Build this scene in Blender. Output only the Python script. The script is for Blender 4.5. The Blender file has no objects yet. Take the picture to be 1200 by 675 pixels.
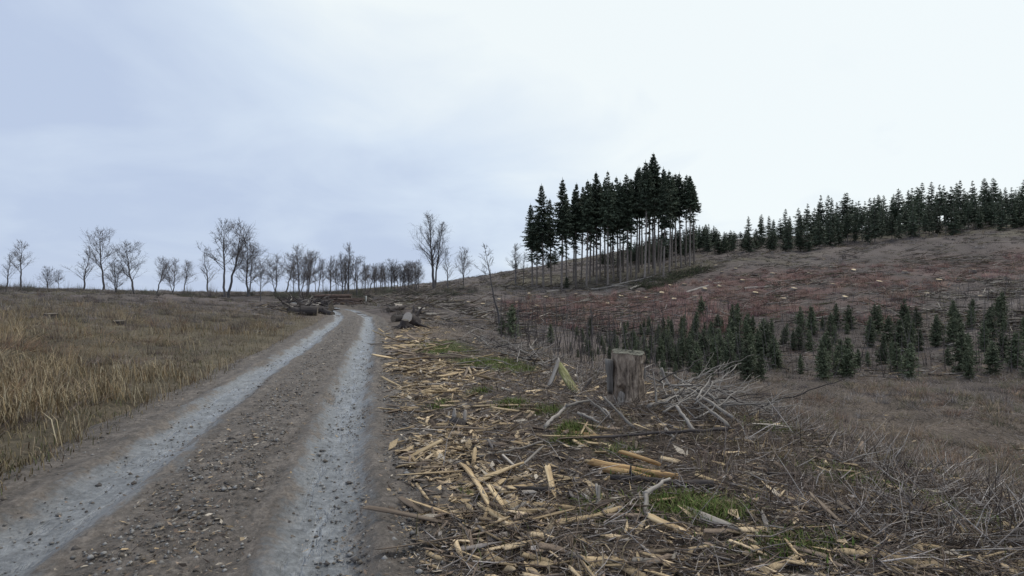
import bpy, math, random
import numpy as np
from mathutils import Vector, Matrix

# ------------------------------------------------------------------ camera, world, sun, exposure
SC = bpy.context.scene
COL = SC.collection
F_PX, CX, CY, HOR = 640.0, 600.0, 337.5, 345.0       # the photograph's own 1200 x 675 frame
CAM = np.array([0.0, 0.0, 1.65])
PITCH = math.atan((HOR - CY) / F_PX)
cam_d = bpy.data.cameras.new("camera")
cam = bpy.data.objects.new("camera", cam_d)
COL.objects.link(cam)
cam_d.sensor_width = 36.0
cam_d.lens = 36.0 * F_PX / 1200.0
cam_d.clip_start, cam_d.clip_end = 0.05, 5000
cam.location = CAM
cam.rotation_euler = (math.pi / 2 + PITCH, 0, 0)
SC.camera = cam

SUN_EL, SUN_AZ = 55.0, 48.0        # azimuth clockwise from the viewing direction (+Y)
sun_dir = Vector((math.sin(math.radians(SUN_AZ)) * math.cos(math.radians(SUN_EL)),
                  math.cos(math.radians(SUN_AZ)) * math.cos(math.radians(SUN_EL)),
                  math.sin(math.radians(SUN_EL))))
W = bpy.data.worlds.new("World")
SC.world = W
W.use_nodes = True
wn, wl = W.node_tree.nodes, W.node_tree.links
wn.clear()


def wnode(t, **kw):
    n = wn.new(t)
    for k, v in kw.items():
        setattr(n, k, v)
    return n


w_out = wnode("ShaderNodeOutputWorld")
w_bg = wnode("ShaderNodeBackground")
w_sky = wnode("ShaderNodeTexSky", sky_type="NISHITA", sun_disc=False,
              sun_elevation=math.radians(SUN_EL), sun_rotation=math.radians(SUN_AZ))
w_geo = wnode("ShaderNodeNewGeometry")
w_sep = wnode("ShaderNodeSeparateXYZ")
wl.new(w_geo.outputs["Incoming"], w_sep.inputs[0])
# incoming points to the viewer: flip
w_neg = wnode("ShaderNodeVectorMath", operation="SCALE")
w_neg.inputs["Scale"].default_value = -1.0
wl.new(w_geo.outputs["Incoming"], w_neg.inputs[0])
w_sep2 = wnode("ShaderNodeSeparateXYZ")
wl.new(w_neg.outputs[0], w_sep2.inputs[0])
w_add = wnode("ShaderNodeMath", operation="ADD")
w_add.inputs[1].default_value = 0.30
w_abs = wnode("ShaderNodeMath", operation="ABSOLUTE")
wl.new(w_sep2.outputs["Z"], w_abs.inputs[0])
wl.new(w_abs.outputs[0], w_add.inputs[0])
w_div = wnode("ShaderNodeVectorMath", operation="DIVIDE")
w_comb = wnode("ShaderNodeCombineXYZ")
for k in range(3):
    wl.new(w_add.outputs[0], w_comb.inputs[k])
wl.new(w_neg.outputs[0], w_div.inputs[0])
wl.new(w_comb.outputs[0], w_div.inputs[1])
w_noise = wnode("ShaderNodeTexNoise")
w_noise.inputs["Scale"].default_value = 1.7
w_noise.inputs["Detail"].default_value = 5.0
w_noise.inputs["Roughness"].default_value = 0.5
w_noise.inputs["Distortion"].default_value = 0.4
wl.new(w_div.outputs[0], w_noise.inputs["Vector"])
# cloud light: brightest where the veiled sun stands
w_dot = wnode("ShaderNodeVectorMath", operation="DOT_PRODUCT")
w_dot.inputs[1].default_value = sun_dir
wl.new(w_neg.outputs[0], w_dot.inputs[0])
w_m1 = wnode("ShaderNodeMapRange", interpolation_type="SMOOTHSTEP")
w_m1.inputs["From Min"].default_value = 0.22
w_m1.inputs["From Max"].default_value = 0.84
wl.new(w_dot.outputs["Value"], w_m1.inputs["Value"])
w_mn = wnode("ShaderNodeMath", operation="MULTIPLY_ADD")
w_mn.inputs[1].default_value = 1.1
w_mn.inputs[2].default_value = -0.53
wl.new(w_noise.outputs["Fac"], w_mn.inputs[0])
w_sum = wnode("ShaderNodeMath", operation="ADD", use_clamp=True)
wl.new(w_m1.outputs[0], w_sum.inputs[0])
wl.new(w_mn.outputs[0], w_sum.inputs[1])
w_ramp = wnode("ShaderNodeValToRGB")
e = w_ramp.color_ramp.elements
e[0].position, e[0].color = 0.0, (0.53, 0.625, 0.81, 1)
e[1].position, e[1].color = 0.85, (0.92, 0.985, 1.0, 1)
m = w_ramp.color_ramp.elements.new(0.42)
m.color = (0.70, 0.80, 0.93, 1)
wl.new(w_sum.outputs[0], w_ramp.inputs["Fac"])
w_skys = wnode("ShaderNodeVectorMath", operation="SCALE")
w_skys.inputs["Scale"].default_value = 0.10
wl.new(w_sky.outputs[0], w_skys.inputs[0])
w_mix = wnode("ShaderNodeMix", data_type="RGBA")
w_mix.inputs["Factor"].default_value = 0.93       # nearly closed cloud over the clear sky
wl.new(w_skys.outputs[0], w_mix.inputs["A"])
wl.new(w_ramp.outputs["Color"], w_mix.inputs["B"])
wl.new(w_mix.outputs["Result"], w_bg.inputs["Color"])
w_bg.inputs["Strength"].default_value = 1.0
wl.new(w_bg.outputs[0], w_out.inputs[0])

sun_l = bpy.data.lights.new("sun", "SUN")
sun_l.energy = 1.4
sun_l.angle = math.radians(28)
sun_l.color = (1.0, 0.93, 0.82)
sun = bpy.data.objects.new("sun", sun_l)
COL.objects.link(sun)
sun.rotation_euler = (-sun_dir).to_track_quat("-Z", "Y").to_euler()
sun.location = (30, 30, 60)
SC.view_settings.view_transform = "Standard"
SC.view_settings.look = "None"
SC.view_settings.exposure = 0.0
SC.view_settings.gamma = 1.0
SC.cycles.max_bounces = 6
SC.cycles.diffuse_bounces = 3
SC.cycles.transparent_max_bounces = 4

# ------------------------------------------------------------------ numeric helpers
RNG = np.random.default_rng(11)
random.seed(11)


def hash2(ix, iy, seed):
    h = (ix.astype(np.int64) * 374761393 + iy.astype(np.int64) * 668265263 + seed * 974711) & 0xFFFFFFFF
    h = ((h ^ (h >> 13)) * 1274126177) & 0xFFFFFFFF
    h = h ^ (h >> 16)
    return (h & 0xFFFF) / 65535.0


def vnoise(x, y, seed=0):
    ix, iy = np.floor(x), np.floor(y)
    fx, fy = x - ix, y - iy
    fx, fy = fx * fx * (3 - 2 * fx), fy * fy * (3 - 2 * fy)
    a, b = hash2(ix, iy, seed), hash2(ix + 1, iy, seed)
    c, d = hash2(ix, iy + 1, seed), hash2(ix + 1, iy + 1, seed)
    return (a * (1 - fx) + b * fx) * (1 - fy) + (c * (1 - fx) + d * fx) * fy


def fbm(x, y, scale, oct=4, seed=0):
    s, amp, tot = 0.0, 1.0, 0.0
    x, y = x / scale, y / scale
    for k in range(oct):
        s = s + amp * (vnoise(x + 17.3 * k, y - 9.1 * k, seed + k) - 0.5)
        tot += amp
        amp *= 0.5
        x, y = x * 2.03, y * 2.03
    return s / tot * 2          # about -1..1


def sstep(a, b, v):
    t = np.clip((v - a) / (b - a), 0, 1)
    return t * t * (3 - 2 * t)


# ------------------------------------------------------------------ the lie of the land
CP = []


def cpw(y, *xz):
    for x, z in xz:
        CP.append((x, y, z))


cpw(-14, (-40, 1.2), (-18, .4), (-6, 0), (0, 0), (6, -.3), (18, -1.6), (45, -2))
cpw(-4, (-30, 1.0), (-12, .3), (-5, 0), (0, 0), (4, -.1), (10, -1.4), (25, -2.4))
cpw(4, (-30, 1.2), (-14, .6), (-7, .15), (-2, 0), (2, 0), (4.4, -.25), (7.5, -1.1), (13, -2.1), (28, -2.6))
cpw(10, (-30, 1.3), (-12, .4), (-7, .05), (-3.5, 0), (0, 0), (2.9, -.02), (5.0, -.7), (10, -2.2), (22, -2.7))
cpw(18, (-34, 1.4), (-14, .5), (-9.5, .1), (-6, 0), (-1.2, 0), (1.5, -.6), (5, -2), (12, -2.9), (26, -2.8))
cpw(28, (-40, 1.5), (-20, .7), (-12.5, .1), (-8, 0), (-4.6, 0), (-1, -.7), (5, -2.4), (15, -2.9), (34, -2.2))
cpw(40, (-50, 1.6), (-25, .8), (-16, .1), (-11, 0), (-7, 0), (-3, -.6), (5, -2.2), (12, -2.9), (25, -2.7), (45, -1))
cpw(60, (-60, 1.7), (-34, 1), (-24, .2), (-17, .1), (-9, .2), (0, -.5), (9, -1.2), (24, -.2), (60, 1.5))
cpw(90, (-90, 2), (-55, 1), (-36, .6), (-20, .9), (-8, 1.3), (0, 1.2), (14, 1.0), (35, 3.2), (90, 6.5))
cpw(120, (-110, 2.2), (-60, 1.2), (-30, 1.6), (-17, 2.0), (0, 2.7), (15, 3.4), (28, 5.0), (37, 7.3), (47, 9.1), (115, 15))
cpw(160, (-150, 3), (-75, 1.5), (-40, 2.2), (-20, 3.9), (0, 6.6), (25, 9.4), (50, 12.9), (63, 14.8), (150, 23))
cpw(220, (-210, 4.5), (-90, 2.2), (-58, 2.9), (-34, 5.2), (-14, 8.6), (7, 12), (34, 17.5), (55, 20.5), (87, 23), (206, 33))
cpw(320, (-300, 2), (-100, -2), (-40, -1), (0, 5), (50, 14), (120, 20), (300, 30))
cpw(600, (-600, -4), (-200, -6), (0, -4), (200, 0), (600, 4))
CP = np.array(CP)
_C2 = 36.0


def _phi(r2):
    return np.sqrt(r2 + _C2)


_n = len(CP)
_A = np.zeros((_n + 3, _n + 3))
_d2 = (CP[:, None, 0] - CP[None, :, 0]) ** 2 + (CP[:, None, 1] - CP[None, :, 1]) ** 2
_A[:_n, :_n] = _phi(_d2) - np.eye(_n) * 0.02
_A[:_n, _n:] = np.c_[np.ones(_n), CP[:, 0] / 100, CP[:, 1] / 100]
_A[_n:, :_n] = _A[:_n, _n:].T
_w = np.linalg.solve(_A, np.r_[CP[:, 2], 0, 0, 0])


def base_h(x, y):
    out = np.empty(x.shape)
    for i in range(0, x.size, 20000):
        xs, ys = x[i:i + 20000], y[i:i + 20000]
        r2 = (xs[:, None] - CP[None, :, 0]) ** 2 + (ys[:, None] - CP[None, :, 1]) ** 2
        out[i:i + 20000] = _phi(r2) @ _w[:_n] + _w[_n] + _w[_n + 1] * xs / 100 + _w[_n + 2] * ys / 100
    return out


# road: where the nearer wheel track runs; the centre lies 0.95 m to its left
_rt = np.array([(4.2, -24), (2.4, -14), (.75, -5), (-.42, 0), (-1.37, 4), (-2.93, 10), (-5.15, 19.2), (-7.9, 30),
                (-11.3, 42), (-16.5, 55), (-24.5, 69), (-35, 82), (-49, 95), (-70, 108)], float)


def _smooth(p, n):
    out = []
    for i in range(len(p) - 1):
        p0, p1, p2, p3 = p[max(i - 1, 0)], p[i], p[i + 1], p[min(i + 2, len(p) - 1)]
        for t in np.linspace(0, 1, n, endpoint=False):
            out.append(.5 * (2 * p1 + (p2 - p0) * t + (2 * p0 - 5 * p1 + 4 * p2 - p3) * t * t + (3 * p1 - p0 - 3 * p2 + p3) * t ** 3))
    out.append(p[-1])
    return np.array(out)


_rc = _smooth(_rt, 10)
_tan = np.gradient(_rc, axis=0)
_tan /= np.linalg.norm(_tan, axis=1)[:, None]
_nrm = np.c_[_tan[:, 1], -_tan[:, 0]]          # to the right of travel
ROAD = _rc - _nrm * 0.95
_seg_a, _seg_b = ROAD[:-1], ROAD[1:]
_seg_d = _seg_b - _seg_a
_seg_l2 = (_seg_d ** 2).sum(1)


def road_u(x, y):
    """signed distance from the road's centre line, right positive"""
    out = np.empty(x.shape)
    for i in range(0, x.size, 20000):
        px, py = x[i:i + 20000, None], y[i:i + 20000, None]
        ax, ay = px - _seg_a[None, :, 0], py - _seg_a[None, :, 1]
        t = np.clip((ax * _seg_d[:, 0] + ay * _seg_d[:, 1]) / _seg_l2, 0, 1)
        dx, dy = ax - t * _seg_d[:, 0], ay - t * _seg_d[:, 1]
        d2 = dx * dx + dy * dy
        k = d2.argmin(1)
        r = np.arange(len(k))
        s = np.sign(dx[r, k] * _seg_d[k, 1] - dy[r, k] * _seg_d[k, 0])
        out[i:i + 20000] = s * np.sqrt(d2[r, k])
    return out


def H(x, y):
    """height of the ground"""
    x, y = np.atleast_1d(np.asarray(x, float)), np.atleast_1d(np.asarray(y, float))
    shp = x.shape
    x, y = x.ravel(), y.ravel()
    u = np.abs(road_u(x, y) - 0.0)
    off = sstep(1.7, 3.2, u)
    z = base_h(x, y)
    far = sstep(25, 90, y)
    z = z + off * (fbm(x, y, 2.6, 4, 3) * (.12 + .5 * far) + fbm(x, y, .55, 3, 9) * .035 * (1 - far)) \
        + fbm(x, y, 16, 3, 21) * .75 * far + fbm(x, y, 5.5, 3, 22) * .35 * far
    z = z - .13 * (1 - sstep(1.75, 2.35, u + .25 * fbm(x, y, 1.3, 3, 5)))
    return z.reshape(shp)


def hz(x, y):
    return float(H(x, y)[0])


_cp, _sp = math.cos(PITCH), math.sin(PITCH)


def ray_dir(px, py):
    a, b = (px - CX) / F_PX, (CY - py) / F_PX
    return np.array([a, _cp - b * _sp, _sp + b * _cp])


_steps = np.geomspace(2.0, 420, 900)


def at(px, py):
    """the ground point that a pixel of the photograph shows"""
    d = ray_dir(px, py)
    t = _steps / d[1]
    P = CAM[None] + t[:, None] * d[None]
    g = P[:, 2] - H(P[:, 0], P[:, 1])
    k = np.argmax(g < 0)
    if g[k] >= 0:
        k = len(t) - 1
    if k > 0:
        a, b = g[k - 1], g[k]
        tt = t[k - 1] + (t[k] - t[k - 1]) * a / (a - b + 1e-9)
        return CAM + tt * d
    return P[0]


def ray_at(px, py, depth):
    d = ray_dir(px, py)
    return CAM + d * (depth / d[1])


# ------------------------------------------------------------------ mesh helpers
def mesh_np(name, V, F, mat, col=None, smooth=False):
    """V (n,3); F a list of int arrays with 3 or 4 columns"""
    me = bpy.data.meshes.new(name)
    V = np.asarray(V, np.float32)
    me.vertices.add(len(V))
    me.vertices.foreach_set("co", V.ravel())
    F = [np.asarray(f, np.int32) for f in F if len(f)]
    tot = sum(f.size for f in F)
    npoly = sum(len(f) for f in F)
    me.loops.add(tot)
    me.loops.foreach_set("vertex_index", np.concatenate([f.ravel() for f in F]))
    me.polygons.add(npoly)
    starts, s = [], 0
    for f in F:
        starts.append(s + np.arange(len(f)) * f.shape[1])
        s += f.size
    me.polygons.foreach_set("loop_start", np.concatenate(starts).astype(np.int32))
    if smooth:
        me.polygons.foreach_set("use_smooth", np.ones(npoly, bool))
    if col is not None:
        a = me.color_attributes.new("Col", "FLOAT_COLOR", "POINT")
        c = np.ones((len(V), 4), np.float32)
        c[:, :3] = col
        a.data.foreach_set("color", c.ravel())
    me.update(calc_edges=True)
    me.validate()
    me.materials.append(mat)
    return me


class MB:
    """collects pieces of one mesh"""

    def __init__(self):
        self.v, self.f3, self.f4, self.c, self.n = [], [], [], [], 0

    def add(self, V, F3=None, F4=None, col=None):
        V = np.asarray(V, float)
        self.v.append(V)
        if F3 is not None and len(F3):
            self.f3.append(np.asarray(F3) + self.n)
        if F4 is not None and len(F4):
            self.f4.append(np.asarray(F4) + self.n)
        if col is not None:
            self.c.append(np.broadcast_to(np.asarray(col, float), (len(V), 3)))
        self.n += len(V)

    def tube(self, P, R, sides=8, cap0=False, cap1=False, wob=0.0, col=None):
        P = np.asarray(P, float)
        R = np.broadcast_to(np.asarray(R, float), (len(P),))
        T = np.gradient(P, axis=0)
        T /= np.linalg.norm(T, axis=1)[:, None] + 1e-9
        ref = np.array([0, 0, 1.0]) if abs(T[0, 2]) < .8 else np.array([1.0, 0, 0])
        V = []
        ang = np.arange(sides) * 2 * math.pi / sides
        for p, t, r in zip(P, T, R):
            a = np.cross(t, ref)
            a /= np.linalg.norm(a) + 1e-9
            b = np.cross(t, a)
            rr = r * (1 + wob * (RNG.random(sides) - .5)) if wob else r
            V.append(p + (np.cos(ang) * rr)[:, None] * a + (np.sin(ang) * rr)[:, None] * b)
        V = np.concatenate(V)
        k = np.arange(sides)
        F4 = np.concatenate([np.c_[i * sides + k, i * sides + (k + 1) % sides, (i + 1) * sides + (k + 1) % sides,
                                   (i + 1) * sides + k] for i in range(len(P) - 1)])
        F3 = []
        if cap0:
            V = np.r_[V, P[:1]]
            F3.append(np.c_[(k + 1) % sides, k, np.full(sides, len(V) - 1)])
        if cap1:
            o = (len(P) - 1) * sides
            V = np.r_[V, P[-1:]]
            F3.append(np.c_[o + k, o + (k + 1) % sides, np.full(sides, len(V) - 1)])
        self.add(V, np.concatenate(F3) if F3 else None, F4, col)

    def segs(self, P0, P1, R0, R1, sides=3, col=None):
        """many separate tapered sticks at once"""
        V, F4, C = stick_arrays(P0, P1, R0, R1, sides, col)
        self.add(V, None, F4, C)

    def mesh(self, name, mat, smooth=False):
        F = []
        if self.f3:
            F.append(np.concatenate(self.f3))
        if self.f4:
            F.append(np.concatenate(self.f4))
        return mesh_np(name, np.concatenate(self.v), F, mat, np.concatenate(self.c) if self.c else None, smooth)


def stick_arrays(P0, P1, R0, R1, sides=3, col=None):
    P0, P1 = np.asarray(P0, float), np.asarray(P1, float)
    n = len(P0)
    R0, R1 = np.broadcast_to(R0, (n,)), np.broadcast_to(R1, (n,))
    T = P1 - P0
    T /= np.linalg.norm(T, axis=1)[:, None] + 1e-9
    ref = np.where(np.abs(T[:, 2:3]) < .8, np.array([[0, 0, 1.0]]), np.array([[1.0, 0, 0]]))
    A = np.cross(T, ref)
    A /= np.linalg.norm(A, axis=1)[:, None] + 1e-9
    B = np.cross(T, A)
    ang = np.arange(sides) * 2 * math.pi / sides
    ring = np.cos(ang)[None, :, None] * A[:, None] + np.sin(ang)[None, :, None] * B[:, None]
    V = np.concatenate([P0[:, None] + ring * R0[:, None, None], P1[:, None] + ring * R1[:, None, None]], 1).reshape(-1, 3)
    k = np.arange(sides)
    q = np.c_[k, (k + 1) % sides, sides + (k + 1) % sides, sides + k]
    F4 = (q[None] + (np.arange(n) * 2 * sides)[:, None, None]).reshape(-1, 4)
    C = None if col is None else np.repeat(np.asarray(col, float), 2 * sides, axis=0)
    return V, F4, C


def spike_arrays(P0, P1, R0, col):
    """many thin three-sided spikes that end in a point"""
    V, _, _ = stick_arrays(P0, P1, R0, 0.0, 3)
    n = len(P0)
    V = V.reshape(n, 6, 3)[:, :4].reshape(-1, 3)
    F = (np.array([[0, 1, 3], [1, 2, 3], [2, 0, 3]])[None] + (np.arange(n) * 4)[:, None, None]).reshape(-1, 3)
    return V, F, np.repeat(np.asarray(col, float), 4, axis=0)


def ob(name, me, parent=None, loc=None, rot=None, scale=None):
    o = bpy.data.objects.new(name, me)
    COL.objects.link(o)
    if parent is not None:
        o.parent = parent
    if loc is not None:
        o.location = tuple(loc)
    if rot is not None:
        o.rotation_euler = rot
    if scale is not None:
        o.scale = (scale,) * 3 if isinstance(scale, (int, float)) else scale
    return o


def tag(o, label, cat, group=None):
    o["label"], o["category"] = label, cat
    if group:
        o["group"] = group
    return o


def thing(name, label, cat, group=None, loc=(0, 0, 0), rot=(0, 0, 0), scale=1.0):
    return tag(ob(name, None, None, loc, rot, float(scale) if not isinstance(scale, tuple) else scale), label, cat, group)


def struct(o, label=None):
    o["kind"] = "structure"
    if label:
        o["label"] = label
    return o


def stuff(o, label, cat):
    o["kind"] = "stuff"
    o["label"], o["category"] = label, cat
    return o


_ONE = "first second third fourth fifth sixth seventh eighth ninth tenth eleventh twelfth thirteenth fourteenth fifteenth sixteenth seventeenth eighteenth nineteenth".split()
_TEN = {2: "twent", 3: "thirt", 4: "fort", 5: "fift", 6: "sixt", 7: "sevent", 8: "eight", 9: "ninet"}


def nth(k):
    """1 -> first"""
    if k < 20:
        return _ONE[k - 1]
    t, u = divmod(k, 10)
    return _TEN[t] + ("ieth" if u == 0 else "y-" + _ONE[u - 1])


# ------------------------------------------------------------------ materials
def mat_new(name):
    m = bpy.data.materials.new(name)
    m.use_nodes = True
    nt = m.node_tree
    b = nt.nodes["Principled BSDF"]
    return m, nt, b


def ramp(nt, stops):
    r = nt.nodes.new("ShaderNodeValToRGB")
    els = r.color_ramp.elements
    while len(els) < len(stops):
        els.new(.5)
    for el, (p, c) in zip(els, stops):
        el.position, el.color = p, (*c, 1)
    return r


def noise_node(nt, scale, detail=4, rough=.6, vec=None, stretch=None):
    n = nt.nodes.new("ShaderNodeTexNoise")
    n.inputs["Scale"].default_value = scale
    n.inputs["Detail"].default_value = detail
    n.inputs["Roughness"].default_value = rough
    if vec is None:
        vec = nt.nodes.new("ShaderNodeTexCoord").outputs["Object"]
    if stretch:
        mp = nt.nodes.new("ShaderNodeMapping")
        mp.inputs["Scale"].default_value = stretch
        nt.links.new(vec, mp.inputs["Vector"])
        vec = mp.outputs[0]
    nt.links.new(vec, n.inputs["Vector"])
    return n


def bump(nt, b, h, strength=.5, dist=.02):
    n = nt.nodes.new("ShaderNodeBump")
    n.inputs["Strength"].default_value = strength
    n.inputs["Distance"].default_value = dist
    nt.links.new(h, n.inputs["Height"])
    nt.links.new(n.outputs[0], b.inputs["Normal"])


def wood_mat(name, stops, scale=6, stretch=(1, 1, .12), rough=.85, bstr=.6, bdist=.01, vary=.35):
    """grain along local Z, tone varied from object to object"""
    m, nt, b = mat_new(name)
    n = noise_node(nt, scale, 6, .65, stretch=stretch)
    r = ramp(nt, stops)
    nt.links.new(n.outputs["Fac"], r.inputs["Fac"])
    oi = nt.nodes.new("ShaderNodeObjectInfo")
    hs = nt.nodes.new("ShaderNodeHueSaturation")
    mr = nt.nodes.new("ShaderNodeMapRange")
    mr.inputs["To Min"].default_value = 1 - vary
    mr.inputs["To Max"].default_value = 1 + vary
    nt.links.new(oi.outputs["Random"], mr.inputs["Value"])
    nt.links.new(mr.outputs[0], hs.inputs["Value"])
    nt.links.new(r.outputs[0], hs.inputs["Color"])
    nt.links.new(hs.outputs[0], b.inputs["Base Color"])
    b.inputs["Roughness"].default_value = rough
    bump(nt, b, n.outputs["Fac"], bstr, bdist)
    return m


def attr_mat(name, rough=.9, nscale=None, namp=.5, translucent=0.0, spec=.3):
    """colour stored on the pieces themselves"""
    m, nt, b = mat_new(name)
    a = nt.nodes.new("ShaderNodeAttribute")
    a.attribute_name = "Col"
    c = a.outputs["Color"]
    if nscale:
        n = noise_node(nt, nscale, 5, .7)
        mr = nt.nodes.new("ShaderNodeMapRange")
        mr.inputs["From Min"].default_value, mr.inputs["From Max"].default_value = .3, .7
        mr.inputs["To Min"].default_value, mr.inputs["To Max"].default_value = 1 - namp, 1 + namp
        nt.links.new(n.outputs["Fac"], mr.inputs["Value"])
        mx = nt.nodes.new("ShaderNodeVectorMath")
        mx.operation = "SCALE"
        nt.links.new(c, mx.inputs[0])
        nt.links.new(mr.outputs[0], mx.inputs["Scale"])
        c = mx.outputs[0]
    nt.links.new(c, b.inputs["Base Color"])
    b.inputs["Roughness"].default_value = rough
    b.inputs["Specular IOR Level"].default_value = spec
    return m, nt, b


M_BARK = wood_mat("spruce_bark", [(.3, (.12, .098, .085)), (.55, (.23, .195, .17)), (.75, (.33, .295, .26))], 5, (1, 1, .35))
M_BARKD = wood_mat("dark_wet_bark", [(.3, (.022, .018, .018)), (.55, (.05, .04, .037)), (.78, (.10, .085, .075))], 9, (1, 1, .3))
M_BIRCH = wood_mat("grey_bare_bark", [(.3, (.06, .055, .055)), (.6, (.12, .11, .11)), (.8, (.19, .18, .18))], 4, (1, 1, .5))
M_TWIG = wood_mat("fine_twig_bark", [(.3, (.085, .074, .074)), (.7, (.15, .132, .13))], 4)
M_DEAD = wood_mat("weathered_dead_wood", [(.28, (.10, .085, .072)), (.5, (.26, .232, .205)), (.75, (.47, .43, .385))], 9, (1.6, 1.6, .12), .8, .6, .006, .4)
M_FRESH = wood_mat("fresh_split_wood", [(.25, (.12, .075, .04)), (.45, (.34, .24, .13)), (.6, (.50, .38, .225)), (.8, (.62, .50, .35))], 16, (2, 2, .10), .75, .7, .005, .35)
M_GREYW = wood_mat("greyed_split_wood", [(.25, (.12, .10, .085)), (.5, (.31, .27, .23)), (.75, (.50, .45, .39))], 16, (2, 2, .10), .8, .7, .005, .35)
M_DULLW = wood_mat('brownish_split_wood', [(.25, (.07, .05, .038)), (.5, (.17, .125, .09)), (.75, (.28, .22, .165))], 16, (2, 2, .10), .85, .7, .005, .35)
M_ORANGE = wood_mat("orange_split_wood", [(.3, (.09, .05, .025)), (.47, (.34, .20, .085)), (.6, (.50, .33, .15)), (.75, (.60, .44, .25))], 14, (2, 2, .08), .75, .8, .008, .15)
M_MOSSW = wood_mat("mossy_wood", [(.3, (.05, .042, .03)), (.46, (.13, .13, .045)), (.58, (.22, .21, .10)), (.72, (.36, .32, .22))], 14, (1.5, 1.5, .3), .95, .8, .012, .1)
M_OLDCUT = wood_mat('old_sawn_end', [(.25, (.05, .04, .03)), (.55, (.13, .105, .08)), (.8, (.22, .19, .155))], 12, (1, 1, 1), .85, .3, .004, .3)
M_CUT = wood_mat("sawn_end_wood", [(.25, (.30, .21, .12)), (.55, (.52, .41, .27)), (.8, (.66, .56, .42))], 12, (1, 1, 1), .8, .3, .004, .3)
M_NEEDLE = wood_mat("spruce_needles", [(.3, (.055, .072, .048)), (.55, (.09, .115, .072)), (.8, (.12, .145, .095))], 2.2, (1, 1, 1), .8, 0, .01, .3)
M_YOUNG = wood_mat("young_needles", [(.3, (.062, .075, .042)), (.55, (.10, .12, .065)), (.8, (.145, .16, .095))], 6, (1, 1, 1), .8, 0, .01, .35)
M_LITTER, nt, b = attr_mat("litter_colours", .9, 3.0, .3)
n_f = noise_node(nt, 75, 4, .7)
mr_ = nt.nodes.new("ShaderNodeMapRange")
for k_, v_ in zip(("From Min", "From Max", "To Min", "To Max"), (.3, .7, .55, 1.4)):
    mr_.inputs[k_].default_value = v_
nt.links.new(n_f.outputs["Fac"], mr_.inputs["Value"])
sc2 = nt.nodes.new("ShaderNodeVectorMath")
sc2.operation = "SCALE"
nt.links.new(b.inputs["Base Color"].links[0].from_socket, sc2.inputs[0])
nt.links.new(mr_.outputs[0], sc2.inputs["Scale"])
nt.links.new(sc2.outputs[0], b.inputs["Base Color"])
M_GRASS, _, _ = attr_mat("grass_colours", .8, None)
M_STONE, _, _ = attr_mat("stone_colours", .75, 30, .3)

# ground
M_GROUND, nt, b = attr_mat("ground_soil", .95, 9.0, .55)
n1 = noise_node(nt, 34, 6, .7)
bump(nt, b, n1.outputs["Fac"], .9, .05)

# road: u (across) and s (along) come with the mesh
M_ROAD, nt, b = mat_new("wet_forest_road")
au = nt.nodes.new("ShaderNodeAttribute"); au.attribute_name = "u"
asn = nt.nodes.new("ShaderNodeAttribute"); asn.attribute_name = "s"
cmb = nt.nodes.new("ShaderNodeCombineXYZ")
nt.links.new(au.outputs["Fac"], cmb.inputs[0])
nt.links.new(asn.outputs["Fac"], cmb.inputs[1])
nw = noise_node(nt, .55, 4, .6, cmb.outputs[0], (1.3, .35, 1))          # wander of the tracks
nf = noise_node(nt, 26, 6, .75, cmb.outputs[0], (1, .8, 1))            # gravel
nm = noise_node(nt, 3.0, 5, .65, cmb.outputs[0], (1.6, .35, 1))        # streaks along the road
def mth(op, a, b_=None, clamp=False):
    n = nt.nodes.new("ShaderNodeMath"); n.operation = op; n.use_clamp = clamp
    for i, v in enumerate((a, b_)):
        if v is None: continue
        if isinstance(v, (int, float)): n.inputs[i].default_value = v
        else: nt.links.new(v, n.inputs[i])
    return n.outputs[0]
def mrange(v, a, b_, c=0.0, d=1.0):
    n = nt.nodes.new("ShaderNodeMapRange"); n.interpolation_type = "SMOOTHSTEP"
    for k, x in zip(("From Min", "From Max", "To Min", "To Max"), (a, b_, c, d)): n.inputs[k].default_value = x
    nt.links.new(v, n.inputs["Value"]); return n.outputs[0]
wander = mth("MULTIPLY", mth("SUBTRACT", nw.outputs["Fac"], .5), .5)
ua = mth("ABSOLUTE", mth("SUBTRACT", mth("ABSOLUTE", mth("ADD", au.outputs["Fac"], wander)), .95))
nd = noise_node(nt, 7.0, 6, .75, cmb.outputs[0], (1, .7, 1))
trk = mrange(mth("ADD", mth("ADD", ua, mth("MULTIPLY", mth("SUBTRACT", nd.outputs["Fac"], .5), .55)), mth("MULTIPLY", mth("SUBTRACT", nm.outputs["Fac"], .5), .7)), .16, .40, 1, 0)
edge = mrange(mth("ABSOLUTE", mth("ADD", au.outputs["Fac"], wander)), 1.45, 2.1)
r_gr = ramp(nt, [(.32, (.04, .032, .027)), (.5, (.115, .096, .082)), (.68, (.23, .20, .175))])
r_tr = ramp(nt, [(.32, (.085, .086, .088)), (.5, (.185, .19, .197)), (.68, (.33, .34, .355))])
r_ed = ramp(nt, [(.32, (.035, .028, .024)), (.5, (.095, .078, .066)), (.68, (.19, .155, .125))])
mixn = mth("MULTIPLY_ADD", nf.outputs["Fac"], .6)
nt.nodes[-1].inputs[2].default_value = 0.0
mixf = mth("ADD", mixn, mth("MULTIPLY", nm.outputs["Fac"], .4))
for r in (r_gr, r_tr, r_ed):
    nt.links.new(mixf, r.inputs["Fac"])
def mixc(f, a, c):
    n = nt.nodes.new("ShaderNodeMix"); n.data_type = "RGBA"
    nt.links.new(f, n.inputs["Factor"]); nt.links.new(a, n.inputs["A"]); nt.links.new(c, n.inputs["B"])
    return n.outputs["Result"]
c1 = mixc(trk, r_gr.outputs[0], r_tr.outputs[0])
c2 = mixc(edge, c1, r_ed.outputs[0])
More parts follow.
